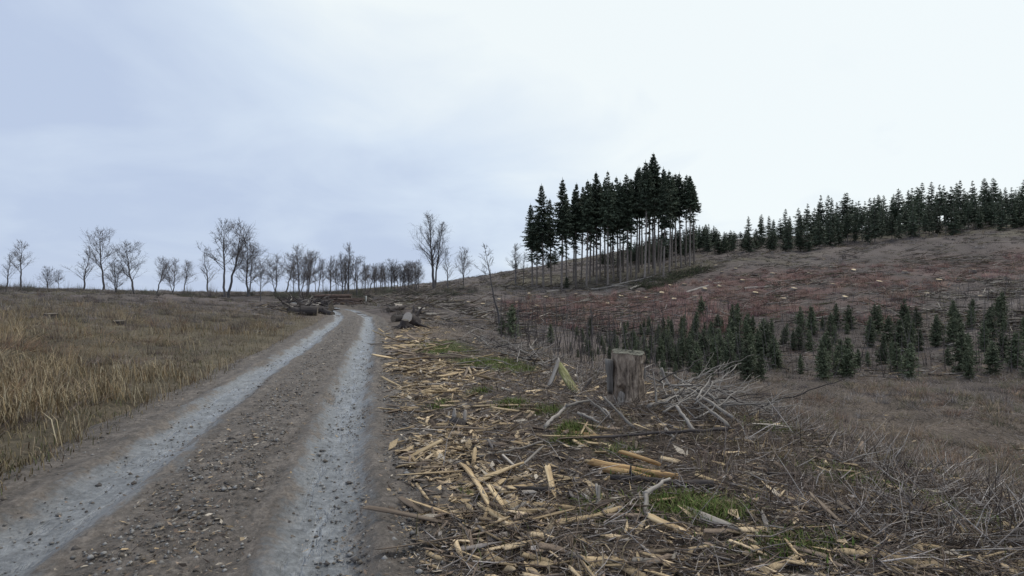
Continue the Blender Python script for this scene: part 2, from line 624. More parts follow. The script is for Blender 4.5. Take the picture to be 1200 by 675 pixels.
dv = nt.nodes.new("ShaderNodeVectorMath"); dv.operation = "SCALE"
nt.links.new(c2, dv.inputs[0])
nt.links.new(mrange(nd.outputs["Fac"], .32, .68, .6, 1.4), dv.inputs["Scale"])
nt.links.new(dv.outputs[0], b.inputs["Base Color"])
wet = mth("MULTIPLY", trk, mth("SUBTRACT", 1.0, edge))
pud = mth("MULTIPLY", wet, mrange(nm.outputs["Fac"], .50, .62))
nt.links.new(mth("SUBTRACT", mrange(wet, 0, 1, .85, .40), mth("MULTIPLY", pud, .22)), b.inputs["Roughness"])
wv = nt.nodes.new("ShaderNodeTexWave")
wv.bands_direction = "Y"
wv.inputs["Scale"].default_value = 2.6
wv.inputs["Distortion"].default_value = 3.0
wv.inputs["Detail"].default_value = 2.0
nt.links.new(cmb.outputs[0], wv.inputs["Vector"])
hgt_ = mth("ADD", mth("MULTIPLY", nf.outputs["Fac"], 1.0), mth("ADD", mth("MULTIPLY", nd.outputs["Fac"], 1.3), mth("MULTIPLY", wv.outputs["Fac"], .35)))
bump(nt, b, mth("MULTIPLY", hgt_, mth("SUBTRACT", 1.0, mth("MULTIPLY", pud, .7))), .8, .035)

# ------------------------------------------------------------------ ground sheet
def soft_patches(x, y, P):
    m = np.zeros(x.shape)
    for cx, cy, rx, ry, a in P:
        m = np.maximum(m, a * (1 - sstep(.35, 1.0, np.sqrt(((x - cx) / rx) ** 2 + ((y - cy) / ry) ** 2))))
    return m


def px_patch(px, py, rx, ry, a=1.0):
    p = at(px, py)
    return (p[0], p[1], rx, ry, a)


GREEN = [px_patch(525, 412, 1.1, 1.3, .8), px_patch(570, 424, 1.2, 1.1, 1), px_patch(600, 432, .8, .9, .7), px_patch(510, 405, 1.3, 2, .6),
         px_patch(672, 502, .28, .35, 1), px_patch(668, 516, .3, .2, .8), px_patch(562, 459, .25, .25, .8), px_patch(600, 473, .3, .3, .8),
         px_patch(640, 482, .3, .3, .6), px_patch(800, 590, .5, .35, 1), px_patch(835, 600, .4, .3, 1), px_patch(752, 558, .2, .15, .9),
         px_patch(725, 530, .3, .3, .5), px_patch(535, 590, .25, .2, .6), px_patch(700, 600, .3, .3, .4), px_patch(515, 475, .25, .4, .5),
         px_patch(1000, 560, .6, .5, .5), px_patch(1120, 600, .5, .5, .5), px_patch(930, 640, .5, .3, .6), px_patch(900, 500, .5, .5, .4),
         (4.5, 6, .6, .5, .4)]
CHIPS = [px_patch(500, 432, .75, 1.3, 1), px_patch(490, 405, .7, 2.5, .9), px_patch(530, 440, .9, .8, .7), px_patch(490, 385, 1.2, 4, .8),
         px_patch(500, 462, .5, .8, .7), px_patch(540, 500, .5, .5, .6), px_patch(560, 560, .7, .7, .6), px_patch(590, 595, .7, .4, .7),
         px_patch(520, 530, .5, .6, .5), px_patch(500, 372, 2, 8, .5)]


def ground_cols(x, y, z, u):
    n_a, n_b, n_c = fbm(x, y, 5, 4, 40), fbm(x, y, 1.1, 4, 50), fbm(x, y, 30, 3, 60)
    c = np.empty((len(x), 3))
    near = np.array([.125, .098, .078]) * (1 + .45 * n_b[:, None])
    hill = np.array([.10, .082, .076]) * (1 + .6 * n_a[:, None] + .4 * n_b[:, None])
    olive = np.array([.10, .09, .05])
    hill = hill + (olive - hill) * (sstep(.1, .6, n_c + .4 * n_a) * .6)[:, None]
    red = np.array([.13, .078, .070]) * (1 + .3 * n_b[:, None])
    fr = sstep(22, 50, y + .5 * np.maximum(x, 0))
    c[:] = near + (hill - near) * fr[:, None]
    mr = soft_patches(x, y, [(22, 72, 32, 30, 1.0), (10, 62, 16, 16, .8), (44, 86, 26, 24, 1.0), (84, 92, 34, 24, .8)]) * sstep(-.5, .4, n_a)
    c += (red - c) * mr[:, None]
    g = np.clip(soft_patches(x, y, GREEN) * (1.1 + .6 * n_b), 0, 1)
    c += (np.array([.085, .125, .024]) - c) * (g * .95)[:, None]
    ch = np.clip(soft_patches(x, y, CHIPS) * (.75 + 1.3 * n_b), 0, 1) * sstep(1.5, 2.0, u)
    c += (np.array([.30, .22, .13]) - c) * (ch * .8)[:, None]
    lv = sstep(1.7, 2.4, -u) * (1 - fr)
    c += (np.array([.105, .088, .055]) * (1 + .5 * n_b[:, None]) - c) * (lv * .75)[:, None]
    return np.clip(c, .008, 1)


N_X, N_Y = 450, 440
tx = np.linspace(-1, 1, N_X)
gx = 700 * np.sinh(5.7 * tx) / math.sinh(5.7) + 0.0
ty = np.linspace(-.47, 1, N_Y)
gy = 6 + 800 * np.sinh(5.9 * ty) / math.sinh(5.9)
GX, GY = np.meshgrid(gx, gy)
fxg, fyg = GX.ravel(), GY.ravel()
fz = H(fxg, fyg)
fu = road_u(fxg, fyg)
idx = np.arange(N_X * N_Y).reshape(N_Y, N_X)
quads = np.stack([idx[:-1, :-1], idx[:-1, 1:], idx[1:, 1:], idx[1:, :-1]], -1).reshape(-1, 4)
ground = struct(ob("ground", mesh_np("ground", np.c_[fxg, fyg, fz], [quads], M_GROUND, ground_cols(fxg, fyg, fz, fu), True)))

# ------------------------------------------------------------------ road
_fine = _smooth(ROAD, 8)
_fs = np.r_[0, np.cumsum(np.linalg.norm(np.diff(_fine, axis=0), axis=1))]
_s0 = float(np.interp(2.0, _fine[:, 1], _fs))          # where the road enters the view
_ss, _q = [], 0.0
while _q < _fs[-1]:
    _ss.append(_q)
    _q += .5 if _q < _s0 - 1 else max(.05, .011 * (_q - _s0))
RL = np.c_[np.interp(_ss, _fs, _fine[:, 0]), np.interp(_ss, _fs, _fine[:, 1])]
RT = np.gradient(RL, axis=0)
RT /= np.linalg.norm(RT, axis=1)[:, None]
RN = np.c_[RT[:, 1], -RT[:, 0]]
US = np.linspace(-2.9, 2.9, 107)
RX = (RL[:, None, 0] + RN[:, None, 0] * US[None]).ravel()
RY = (RL[:, None, 1] + RN[:, None, 1] * US[None]).ravel()
RU = np.tile(US, len(RL))
SS = np.r_[0, np.cumsum(np.linalg.norm(np.diff(RL, axis=0), axis=1))]
RS = np.repeat(SS, len(US))
rz = base_h(RX, RY)
wnd = .10 * fbm(RX, RY, 3.0, 2, 73) + .05 * fbm(RX, RY, .8, 2, 74)
rut = np.exp(-(np.abs(np.abs(RU) - .95 + wnd) / .30) ** 4)
prof = -.075 * rut + .035 * np.exp(-(RU / .4) ** 2) + .03 * np.exp(-((np.abs(np.abs(RU) - .95 + wnd) - .36) / .10) ** 2)
prof += -.24 * sstep(1.75, 2.7, np.abs(RU) + .2 * fbm(RX, RY, 1.1, 3, 70))
prof += .03 * fbm(RX, RY, .5, 4, 71) + .022 * (1 - .55 * rut) * fbm(RX, RY, .17, 3, 72)
prof += .007 * rut * np.sin(RS * 6.2832 / .17 + np.abs(RU) * 9) * sstep(-.2, .5, fbm(RX, RY, 1.6, 2, 75))
ridx = np.arange(len(RX)).reshape(len(RL), len(US))
rq = np.stack([ridx[:-1, :-1], ridx[:-1, 1:], ridx[1:, 1:], ridx[1:, :-1]], -1).reshape(-1, 4)
rme = mesh_np("road", np.c_[RX, RY, rz + prof], [rq], M_ROAD, None, True)
for nm_, arr in (("u", RU), ("s", RS)):
    a_ = rme.attributes.new(nm_, "FLOAT", "POINT")
    a_.data.foreach_set("value", arr.astype(np.float32))
struct(ob("road", rme))


def top(x, y):
    """surface height, road included"""
    x, y = np.atleast_1d(np.asarray(x, float)), np.atleast_1d(np.asarray(y, float))
    u = np.abs(road_u(x, y))
    r = base_h(x, y) + .035 * np.exp(-(u / .4) ** 2) - .075 * np.exp(-(np.abs(u - .95) / .30) ** 4) - .24 * sstep(1.75, 2.7, u)
    return np.maximum(H(x, y), r)


# ------------------------------------------------------------------ trees: shapes
def spruce_meshes(h, crown_from, width, seed, whorl, spray, needle_mat, bark=M_BARK, trunk_r=None, upright=0.0, sprays=15, stubs=True, taper=1.0):
    rng = np.random.default_rng(seed)
    tr = trunk_r or h * .0095
    mb = MB()
    zs = np.linspace(-.3, h, 11)
    bend = rng.normal(0, .004 * h, 2)
    P = np.c_[bend[0] * np.sin(zs / h * 3), bend[1] * np.sin(zs / h * 2.5), zs]
    mb.tube(P, tr * (1 - zs.clip(0) / h) ** .75 + .012, 8)
    ctr = lambda z: np.array([np.interp(z, zs, P[:, 0]), np.interp(z, zs, P[:, 1]), z])
    if stubs:
        n = int(h * 3.2)
        z0 = rng.uniform(.12, crown_from + .08, n) * h
        a = rng.uniform(0, 6.283, n)
        L = rng.uniform(.3, 2.2, n) * (.25 + z0 / h)
        p0 = np.array([ctr(z) for z in z0])
        p1 = p0 + np.c_[np.cos(a) * L, np.sin(a) * L, -L * rng.uniform(-.1, .5, n)]
        mb.segs(p0, p1, .03, .008, 3)
    trunk = mb.mesh("trunk", bark, True)
    cb = MB()
    z = (crown_from - (.16 if stubs else 0)) * h
    bp0, bp1, quads_v = [], [], []
    while z < h * .985:
        t = (z - crown_from * h) / (h * (1 - crown_from))
        low = t < 0          # the ragged, half-dead whorls under the live crown
        t = max(t, 0.0)
        shape = (1 - t) ** taper * min(1, .55 + 2.0 * t)
        nb = rng.integers(4, 7)
        a0 = rng.uniform(0, 6.283)
        for k in range(nb):
            if rng.random() < (.80 if low else .08):
                continue
            a = a0 + k * 6.283 / nb + rng.normal(0, .25)
            L = width * .5 * shape * rng.uniform(.6, 1.3) + spray * .12
            spr = spray * (.35 + .65 * min(1, L / (width * .28))) * (.8 if low else 1)
            L *= rng.uniform(.5, 1.3) if low else 1
            el = (-.35 + .75 * t ** 1.3 + upright) + rng.normal(0, .12)
            out = np.array([math.cos(a), math.sin(a), 0])
            side = np.array([-math.sin(a), math.cos(a), 0])
            s = np.linspace(.08, 1, max(4, int(sprays * (.45 + .55 * L / (width * .5)))))
            o = ctr(z + rng.uniform(-.5, .5) * whorl)
            sag = -.25 * (1 - t) * s ** 1.5 + .22 * s ** 3
            B = o + out * (s * L * math.cos(el))[:, None] + np.array([0, 0, 1.]) * (s * L * math.sin(el) + sag * L)[:, None]
            bp0.append(B[:-1]); bp1.append(B[1:])
            for sg in (-1, 1, 0):
                n = len(s)
                ln = spr * rng.uniform(.6, 1.3, n) * (1.15 - .5 * s)
                d = side * (sg * rng.uniform(.6, 1.0, n))[:, None] + out * rng.uniform(.25, .8, n)[:, None] \
                    + np.array([0, 0, 1.]) * (rng.uniform(-.75, .12, n) + (.25 if sg == 0 else 0))[:, None]
                d /= np.linalg.norm(d, axis=1)[:, None]
                w = np.cross(d, np.array([0, 0, 1.]) + rng.normal(0, .5, (n, 3)))
                w /= np.linalg.norm(w, axis=1)[:, None] + 1e-9
                wd = (ln * rng.uniform(.16, .27, n))[:, None]
                m_ = B + d * (ln * .45)[:, None]
                tip = B + d * ln[:, None] - np.array([0, 0, 1.]) * (ln * .12)[:, None]
                quads_v.append(np.stack([B, m_ + w * wd, tip, m_ - w * wd], 1))
        z += whorl * rng.uniform(.75, 1.3)
    # leader
    Q = np.concatenate(quads_v).reshape(-1, 3)
    cb.add(Q, None, np.arange(len(Q)).reshape(-1, 4))
    lead = np.array([[0, 0, h * .97], [0, 0, h * 1.012]]) + np.r_[ctr(h)[:2], 0]
    cb.tube(lead, [spray * .14, .01], 4)
    cb.segs(np.concatenate(bp0), np.concatenate(bp1), h * .0011 + .004, h * .0007 + .002, 3)
    return trunk, cb.mesh("crown", needle_mat)


def place_tree(name, ms, label, cat, group, loc, rz=0., scale=1.0, lean=(0, 0), parts=("trunk", "crown")):
    t = thing(name, label, cat, group, loc, (lean[0], lean[1], rz), scale)
    for nme, me in zip(parts, ms):
        ob(nme, me, t)
    return t


def bare_meshes(h, seed, clear=.3, spread=.28, upward=.75, stems=1, dens=1.0, r0=None, twig=.009):
    """a leafless broadleaf tree: trunk, limbs, twigs"""
    rng = np.random.default_rng(seed)
    tk, tw = MB(), MB()
    r0 = r0 or h * .011
    LS, TS = [], []
    for sidx in range(stems):
        lean = rng.normal(0, .05, 2) + (np.array([.11, 0]) * (1 if sidx else -.25) if stems > 1 else 0)
        hh = h * (1 if sidx == 0 else rng.uniform(.7, .92))
        n = 14
        tt = np.linspace(0, 1, n)
        P = np.c_[lean[0] * hh * tt + np.cumsum(rng.normal(0, .006 * hh, n)), lean[1] * hh * tt + np.cumsum(rng.normal(0, .006 * hh, n)), tt * hh]
        P[0] = (sidx * r0 * 2.2, 0, -.25)
        R = r0 * (1 - .93 * tt) * (1.25 if sidx == 0 else .85)
        R[0] *= 1.5
        tk.tube(P, R, 7)
        nl = int(28 * dens)
        for i in range(nl):
            t = clear + (1 - clear) * (i + rng.random()) / nl * .97
            p = np.array([np.interp(t, tt, P[:, k]) for k in range(3)])
            a = rng.uniform(0, 6.283)
            L = hh * spread * (1.05 - t) ** .6 * rng.uniform(.55, 1.15) * 1.25
            el = upward + rng.normal(0, .18) + .25 * t
            d = np.array([math.cos(a) * math.cos(el), math.sin(a) * math.cos(el), math.sin(el)])
            rr = max(.012, R[0] * .3 * (1.05 - t))
            m = 6
            Q = [p]
            for k in range(m):
                d = d + rng.normal(0, .12, 3) + np.array([0, 0, .09])
                d /= np.linalg.norm(d)
                Q.append(Q[-1] + d * L / m)
            Q = np.array(Q)
            rs = np.linspace(rr, .009, m + 1)
            LS.append((Q[:-1], Q[1:], rs[:-1], rs[1:]))
            for j in range(int(10 * dens)):
                s = rng.uniform(.15, 1) * m
                k = min(int(s), m - 1)
                q = Q[k] + (Q[k + 1] - Q[k]) * (s - k)
                d2 = (Q[k + 1] - Q[k]) / (L / m) * .7 + rng.normal(0, .5, 3) + np.array([0, 0, .25])
                d2 /= np.linalg.norm(d2)
                l2 = L * rng.uniform(.2, .45)
                e1 = q + d2 * l2 * .5 + rng.normal(0, .03 * l2, 3)
                e2 = e1 + (d2 + np.array([0, 0, .2]) + rng.normal(0, .2, 3)) * l2 * .5
                LS.append((q[None], e1[None], np.array([.017]), np.array([.013])))
                LS.append((e1[None], e2[None], np.array([.013]), np.array([.009])))
                for g in range(int(6 * dens)):
                    b0 = q + (e1 - q) * rng.random() if g < 2 else e1 + (e2 - e1) * rng.random()
                    d3 = d2 * .6 + rng.normal(0, .55, 3) + np.array([0, 0, .15])
                    d3 /= np.linalg.norm(d3)
                    TS.append((b0, b0 + d3 * l2 * rng.uniform(.3, .7)))
    tw.segs(*[np.concatenate([s[k] for s in LS]) for k in range(4)], sides=3)
    T0, T1 = np.array([t[0] for t in TS]), np.array([t[1] for t in TS])
    tw.segs(T0, T1, twig, twig * .5, 3)
    return tk.mesh("trunk", M_BIRCH, True), tw.mesh("crown", M_TWIG)


# ------------------------------------------------------------------ the stand of tall spruces
SP = [spruce_meshes(25, cf, w, 100 + i,   .38, .75, M_NEEDLE, taper=.95) for i, (cf, w) in
      enumerate([(.45, 6.6), (.50, 5.8), (.54, 5.6), (.58, 5.4), (.66, 5.2), (.53, 6.2), (.48, 6.0), (.56, 5.2), (.61, 5.6), (.69, 5.0)])]
SPALT = {0: (0, 6), 1: (1, 7, 6), 2: (2, 7, 8, 1), 3: (3, 8, 4, 2), 4: (4, 9, 3), 5: (5, 2, 7)}
# (px of trunk, depth, py of top, shape)
STAND = [(624, 121, 238, 0), (637, 119, 215, 0), (629, 127, 250, 1), (658, 118, 209, 1), (664, 124, 226, 2), (675, 120, 214, 2), (672, 130, 222, 1),
         (687, 119, 211, 5), (691, 126, 214, 2), (699, 121, 201, 2), (703, 129, 212, 3), (712, 117, 200, 5), (709, 132, 209, 2),
         (719, 123, 213, 2), (727, 119, 211, 3), (724, 131, 207, 2), (735, 118, 203, 2), (739, 127, 209, 3), (745, 121, 196, 3),
         (748, 133, 194, 2), (755, 116, 187, 3), (760, 125, 192, 3), (767, 119, 179, 3), (765, 131, 196, 2), (773, 122, 196, 3), (777, 115, 204, 2),
         (784, 119, 199, 3), (787, 128, 204, 3), (792, 123, 203, 4), (798, 121, 201, 4), (803, 126, 204, 4), (808, 120, 205, 4), (813, 129, 214, 4),
         (681, 134, 218, 1), (646, 129, 232, 0), (730, 137, 214, 3), (771, 138, 203, 4), (716, 138, 216, 3), (752, 140, 205, 3), (695, 138, 214, 2)]
rank_ = {i: r + 1 for r, i in enumerate(sorted(range(len(STAND)), key=lambda q: STAND[q][0]))}
for i, (px, dpt, pyt, k) in enumerate(STAND):
    tipz = ray_at(px, pyt, dpt)
    x = tipz[0]
    z0 = hz(x, dpt)
    lab = {1: "left-hand tall spruce with the broadest crown at the low end of the stand",
           0: "low spruce leaning out at the outer left edge of the tall stand",
           3: "slim pointed spruce standing apart, second tall top from the stand's left edge",
           22: "tallest spruce, its tip standing above every other in the hillside stand",
           32: "outermost spruce at the upper right edge of the tall stand"}.get(i, f"tall spruce in the hillside stand, {nth(rank_[i])} trunk counted from its left edge")
    t = place_tree("tall_spruce", SP[random.choice(SPALT[k])], lab, "tree", "tall spruces left standing on the hillside", (x, dpt, z0 - .1),
                   random.uniform(0, 6.28), 1.0, (random.gauss(0, .014), random.gauss(0, .014)))
    s = (tipz[2] - z0) / 25.0
    t.scale = (max(.85, s) * random.uniform(.95, 1.1),) * 2 + (s,)

# ------------------------------------------------------------------ lower conifers behind and on the ridge
BG = [spruce_meshes(10, cf, w, 200 + i, .42, .55, M_NEEDLE, sprays=9, stubs=False) for i, (cf, w) in enumerate([(.12, 3.6), (.22, 4.2), (.3, 3.2), (.06, 4.4)])]
bg_spots = [(650, 170, 289, 2), (643, 176, 297, 1), (604, 215, 306, 2)]
for px in list(range(706, 745, 6)) + list(range(740, 860, 2)):
    top_y = np.interp(px, [700, 745, 760, 800, 815, 835, 842, 860], [296, 283, 276, 266, 262, 264, 272, 274]) + random.uniform(-3, 6)
    bg_spots.append((px + random.uniform(-2, 2), random.uniform(148, 180), top_y, random.randrange(4)))
for px in range(858, 1235, 5):
    top_y = np.interp(px, [858, 900, 960, 1050, 1200, 1240], [266, 252, 236, 222, 212, 210]) + random.uniform(-8, 12)
    bg_spots.append((px + random.uniform(-3, 3), random.uniform(150, 195), top_y, random.randrange(4)))
for px in range(862, 1235, 6):
    top_y = np.interp(px, [858, 900, 960, 1050, 1200, 1240], [276, 266, 254, 240, 232, 230]) + random.uniform(-8, 10)
    bg_spots.append((px + random.uniform(-4, 4), random.uniform(130, 150), top_y, random.randrange(4)))
brank = {}
for sel in (lambda q: q[0] < 860, lambda q: q[0] >= 860 and q[1] < 150, lambda q: q[0] >= 860 and q[1] >= 150):
    for r, i in enumerate(sorted((i for i in range(3, len(bg_spots)) if sel(bg_spots[i])), key=lambda i: bg_spots[i][0])):
        brank[i] = r + 1
for i, (px, dpt, pyt, k) in enumerate(bg_spots):
    p = ray_at(px, pyt, dpt)
    z0 = hz(p[0], dpt)
    s = max(.25, (p[2] - z0) / 10)
    lab = {0: "small round-topped conifer alone on the skyline behind the stand's left trunks",
           1: "smaller conifer just left of the round-topped one on the skyline",
           2: "small ragged conifer on the bare skyline left of the tall stand"}.get(i)
    if lab is None:
        if px < 860:
            lab = f"low dark conifer on the ridge, {nth(brank[i])} from the left behind the tall stand"
        else:
            lab = f"dark conifer, {nth(brank[i])} from the left in the {'front' if dpt < 150 else 'back'} row of the ridge wood"
    t = place_tree("ridge_conifer", BG[k], lab, "tree", "conifers on the ridge", (p[0], dpt, z0 - .1), random.uniform(0, 6.28))
    t.scale = (min(max(s, .8), 1.45) * random.uniform(1.0, 1.45),) * 2 + (s,)

# ------------------------------------------------------------------ young plantation in the hollow
YG = [spruce_meshes(3.2, cf, w, 300 + i, .17, .27, M_YOUNG, bark=M_BARKD, trunk_r=.035, upright=.32, sprays=12, stubs=False, taper=.8)
      for i, (cf, w) in enumerate([(.03, 1.9), (.06, 1.6), (.02, 2.2), (.10, 1.5), (.05, 1.8)])]
spots = []
rs = random.Random(5)
for row in range(9):
    dpt = 30.5 + row * 2.6
    n = 52
    for k in range(n):
        x = -1 + min(k, 30) * .78 + max(0, k - 30) * 1.15 + rs.uniform(-.35, .35) + (row % 2) * .6
        y = dpt + rs.uniform(-.8, .8) - .06 * x
        px = 600 + x / y * 640
        if px < 672 + rs.uniform(-14, 26) or px > 1240:
            continue
        keep = (.95 if px < 880 else .5) if px > 765 else .85
        if row < 2 and px < 780:
            keep = .2
        if rs.random() > keep:
            continue
        spots.append((x, y))
for i, (x, y) in enumerate(spots):
    px = 600 + x / y * 640
    s = rs.uniform(.36, .84) * float(np.interp(px, [670, 740, 800, 860], [.42, .55, .85, 1.0])) * (.9 if y < 36 else 1)
    sz_ = "small" if s < .45 else ("middling" if s < .7 else "tall")
    rw_ = "front edge" if y < 35 else ("middle" if y < 45 else "back")
    where = "left of the tall stump" if px < 712 else "straight behind the tall stump" if px < 760 else "behind the brash heap" if px < 860 else \
        "just past the brash heap" if px < 960 else "below the ridge wood" if px < 1080 else "at the far right"
    lab = f"{sz_} young spruce at the {rw_} of the thicket {where}"
    t = place_tree("young_spruce", YG[rs.randrange(5)], lab, "tree", "young spruces planted in the hollow",
                   (x, y, hz(x, y) - .05), rs.uniform(0, 6.28), 1.0, (rs.gauss(0, .06), rs.gauss(0, .06)))
    t.scale = (s * rs.uniform(.8, 1.05),) * 2 + (s,)
# single ones out on the slope
for px, py, hpx, k, lab in [(600, 396, 40, 2, "lone young spruce on the slope beyond the green verge"),
                            (588, 392, 22, 4, "small spruce just left of the lone young one on the slope"),
                            (664, 338, 14, 2, "little yellowish conifer bush at the foot of the tall stand"),
                            (645, 402, 24, 1, "short young spruce at the thin left end of the thicket"),
                            (822, 372, 26, 0, "young spruce set above the thicket on the red slope")]:
    p = at(px, py)
    s = hpx * p[1] / 640 / 3.2
    place_tree("young_spruce", YG[k], lab, "tree", None, (p[0], p[1], p[2] - .05), rs.uniform(0, 6.28), s)

# ------------------------------------------------------------------ bare broadleaf trees
BT = [bare_meshes(12, 400, .30, .38, .72), bare_meshes(12, 401, .22, .40, .66, stems=2), bare_meshes(12, 402, .36, .34, .75, dens=.9),
      bare_meshes(12, 403, .25, .30, .8, dens=.8), bare_meshes(12, 404, .26, .38, .7, stems=2, dens=.9)]
BIG = bare_meshes(18, 410, .30, .33, .82, stems=2, dens=1.15, r0=.26)
THIN = bare_meshes(9, 411, .5, .26, .45, dens=.6, r0=.10, twig=.010)
bare = [  # px, depth, py of top, mesh, label
    (509, 120, 252, BIG, "tallest bare tree on the skyline, forking into two stems"),
    (525, 124, 291, BT[3], "slim bare tree close to the right of the tallest one"),
    (543, 150, 291, BT[4], "bare pale twin-stemmed tree between the tallest bare tree and the leaning one"),
    (352, 96, 291, BT[1], "thick bare tree cut by the photo's left side above the dark heap"),
    (361, 101, 296, BT[0], "bare tree beside the thick one above the dark heap"),
    (387, 104, 300, BT[3], "thin bare tree standing free between two clumps at the bend"),
    (402, 99, 300, BT[1], "forked bare tree behind the log stack at the bend"),
    (408, 104, 287, BT[2], "bare tree with the highest top in the roadside clump at the bend"),
    (418, 100, 302, BT[0], "bare tree on the right of the roadside clump at the bend"),
    (605, 128, 287, BT[2], "thin bare tree left of the first tall spruce"),
    (613, 132, 296, BT[3], "scrubby bare tree against the first tall spruce trunks"),
]
for px in (425, 429, 433, 437, 441, 445, 449, 453):
    bare.append((px + random.uniform(-1, 1), random.uniform(104, 122), 309 + random.uniform(-5, 5), BT[random.choice((0, 2, 3))], f"{nth((px - 421) // 4)} bare tree from the left in the skyline row right of the road bend"))
for px in (459, 463, 467, 471, 475, 479, 483, 487):
    bare.append((px + random.uniform(-1, 1), random.uniform(106, 122), 306 + random.uniform(-4, 6), BT[random.choice((0, 1, 4))], f"{nth((px - 455) // 4)} bare tree from the left in the clump left of the tallest bare tree"))
for q_, px in enumerate((338, 322, 306, 291, 270, 262, 244, 215, 205, 181, 160, 138, 122, 96, 70, 52, 30, 8, -14)):
    bare.append((px + random.uniform(-4, 4), random.uniform(78, 150), 300 + random.choice((-34, -14, -6, 2, 8, 14)) + random.uniform(-6, 6), random.choice(BT), f"bare tree left of the road, {nth(q_ + 1)} outward from the dark log heap"))
for i, (px, dpt, pyt, ms, lab) in enumerate(bare):
    p = ray_at(px, pyt, dpt)
    z0 = hz(p[0], dpt)
    h0 = 18 if ms is BIG else 12
    s = (p[2] - z0) / h0
    t = place_tree("bare_tree", ms, lab, "tree", "bare trees along the skyline", (p[0], dpt, z0 - .1), 0.0 if ms is BIG else random.uniform(0, 6.28),
                   parts=("trunk", "crown"))
    t.scale = (s * (1.15 if ms is BIG else random.uniform(1.2, 1.6)),) * 2 + (s,)
belt = []
for q_ in range(26):
    belt.append((346 + q_ * 5.8 + random.uniform(-2, 2), random.uniform(112, 150)))
for q_, (px, dpt) in enumerate(belt):
    pyt = 312 + random.uniform(-9, 9)
    p = ray_at(px, pyt, dpt)
    z0 = hz(p[0], dpt)
    t = place_tree("bare_tree", BT[(3, 2, 0)[q_ % 3]], f"thin bare tree, {nth(q_ + 1)} from the left in the hazy belt behind the bend", "tree", "bare trees along the skyline",
                   (p[0], dpt, z0 - .1), random.uniform(0, 6.28))
    s = (p[2] - z0) / 12
    t.scale = (s * 1.15, s * 1.15, s)
p = at(586, 384)
tp = ray_at(568, 285, p[1])
t = place_tree("leaning_tree", THIN, "thin bare tree leaning left over the brash slope", "tree", None, (p[0], p[1], p[2] - .1), 0.6,
               parts=("trunk", "crown"))
v = Vector(tp - p)
t.scale = (v.length / 9,) * 3
t.rotation_euler = v.to_track_quat("Z", "Y").to_euler()

# ------------------------------------------------------------------ wood on the ground: shapes
def splinter_mesh(L, w, th, seed, mat, name="splinter"):
    """a torn shard of split wood: long axis Z, one end torn to a point, the other broken off, a twist and a bow"""
    rng = np.random.default_rng(seed)
    n = 8
    zs = np.array([0, .06, .2, .4, .6, .78, .92, 1.0]) * L - .5 * L
    bow, bow2 = np.clip(rng.normal(0, .02, 2), -.03, .03) * L
    tw_, skew = rng.normal(0, .35), rng.uniform(-.8, .8)
    p_end = rng.uniform(.12, .5)
    V = []
    for i, z in enumerate(zs):
        t = i / (n - 1)
        wd = (.75, .95, 1, 1, .95, .8 * (1 - p_end) + .35, .55 * (1 - p_end) + .12, .06 + .2 * (1 - p_end))[i] * rng.uniform(.88, 1.1)
        a = tw_ * t
        ww, tt = w * wd * .5, th * (.45 + .55 * wd) * .5
        off = np.array([bow2 * (1 - (2 * t - 1) ** 2) + skew * w * .5 * max(0, t - .6), bow * (1 - (2 * t - 1) ** 2), 0])
        for sx, sy in ((-1, -1), (.15, -.8), (1, -1), (1, .9), (-.2, 1.15), (-1, .8)):
            x, y = sx * ww * rng.uniform(.93, 1.05), sy * tt * rng.uniform(.8, 1.15)
            jag = rng.normal(0, .035 * L) if i == 0 else 0
            V.append(off + np.array([x * math.cos(a) - y * math.sin(a), x * math.sin(a) + y * math.cos(a), z + jag]))
    k = np.arange(6)
    F4 = np.concatenate([np.c_[i * 6 + k, i * 6 + (k + 1) % 6, (i + 1) * 6 + (k + 1) % 6, (i + 1) * 6 + k] for i in range(n - 1)])
    V += [np.mean(V[:6], 0), np.mean(V[-6:], 0)]
    o = (n - 1) * 6
    F3 = np.concatenate([np.c_[(k + 1) % 6, k, np.full(6, n * 6)], np.c_[o + k, o + (k + 1) % 6, np.full(6, n * 6 + 1)]])
    if mat is None:
        return np.array(V), F3, F4
    mb = MB()
    mb.add(np.array(V), F3, F4)
    return mb.mesh(name, mat)


def branch_mesh(L, r0, r1, seed, mat, crook=.05, forks=3, arch=0.0, name="branch"):
    """a dead bough along Z with crooks, knots and broken side twigs; the mesh of one piece"""
    rng = np.random.default_rng(seed)
    n = 12
    t = np.linspace(0, 1, n)
    dx = np.cumsum(rng.normal(0, crook * L / n * 2.2, n)); dy = np.cumsum(rng.normal(0, crook * L / n * 2.2, n))
    dx -= t * dx[-1]; dy -= t * dy[-1]
    P = np.c_[dx, dy + arch * L * 4 * t * (1 - t), t * L]
    R = r0 + (r1 - r0) * t
    R = R * (1 + rng.normal(0, .09, n))
    mb = MB()
    mb.tube(P, R, 7, True, True, .18)
    for k in range(forks):
        s = rng.uniform(.15, .9)
        i = int(s * (n - 1))
        d = (P[min(i + 1, n - 1)] - P[i]) / (L / n) * .8 + rng.normal(0, .55, 3)
        d /= np.linalg.norm(d)
        l = L * rng.uniform(.08, .3)
        q = [P[i], P[i] + d * l * .5 + rng.normal(0, .04 * l, 3)]
        q.append(q[1] + (d + rng.normal(0, .3, 3)) * l * .5)
        mb.tube(np.array(q), [R[i] * .6, R[i] * .42, R[i] * .2], 5, False, True)
    return mb.mesh(name, mat, True)


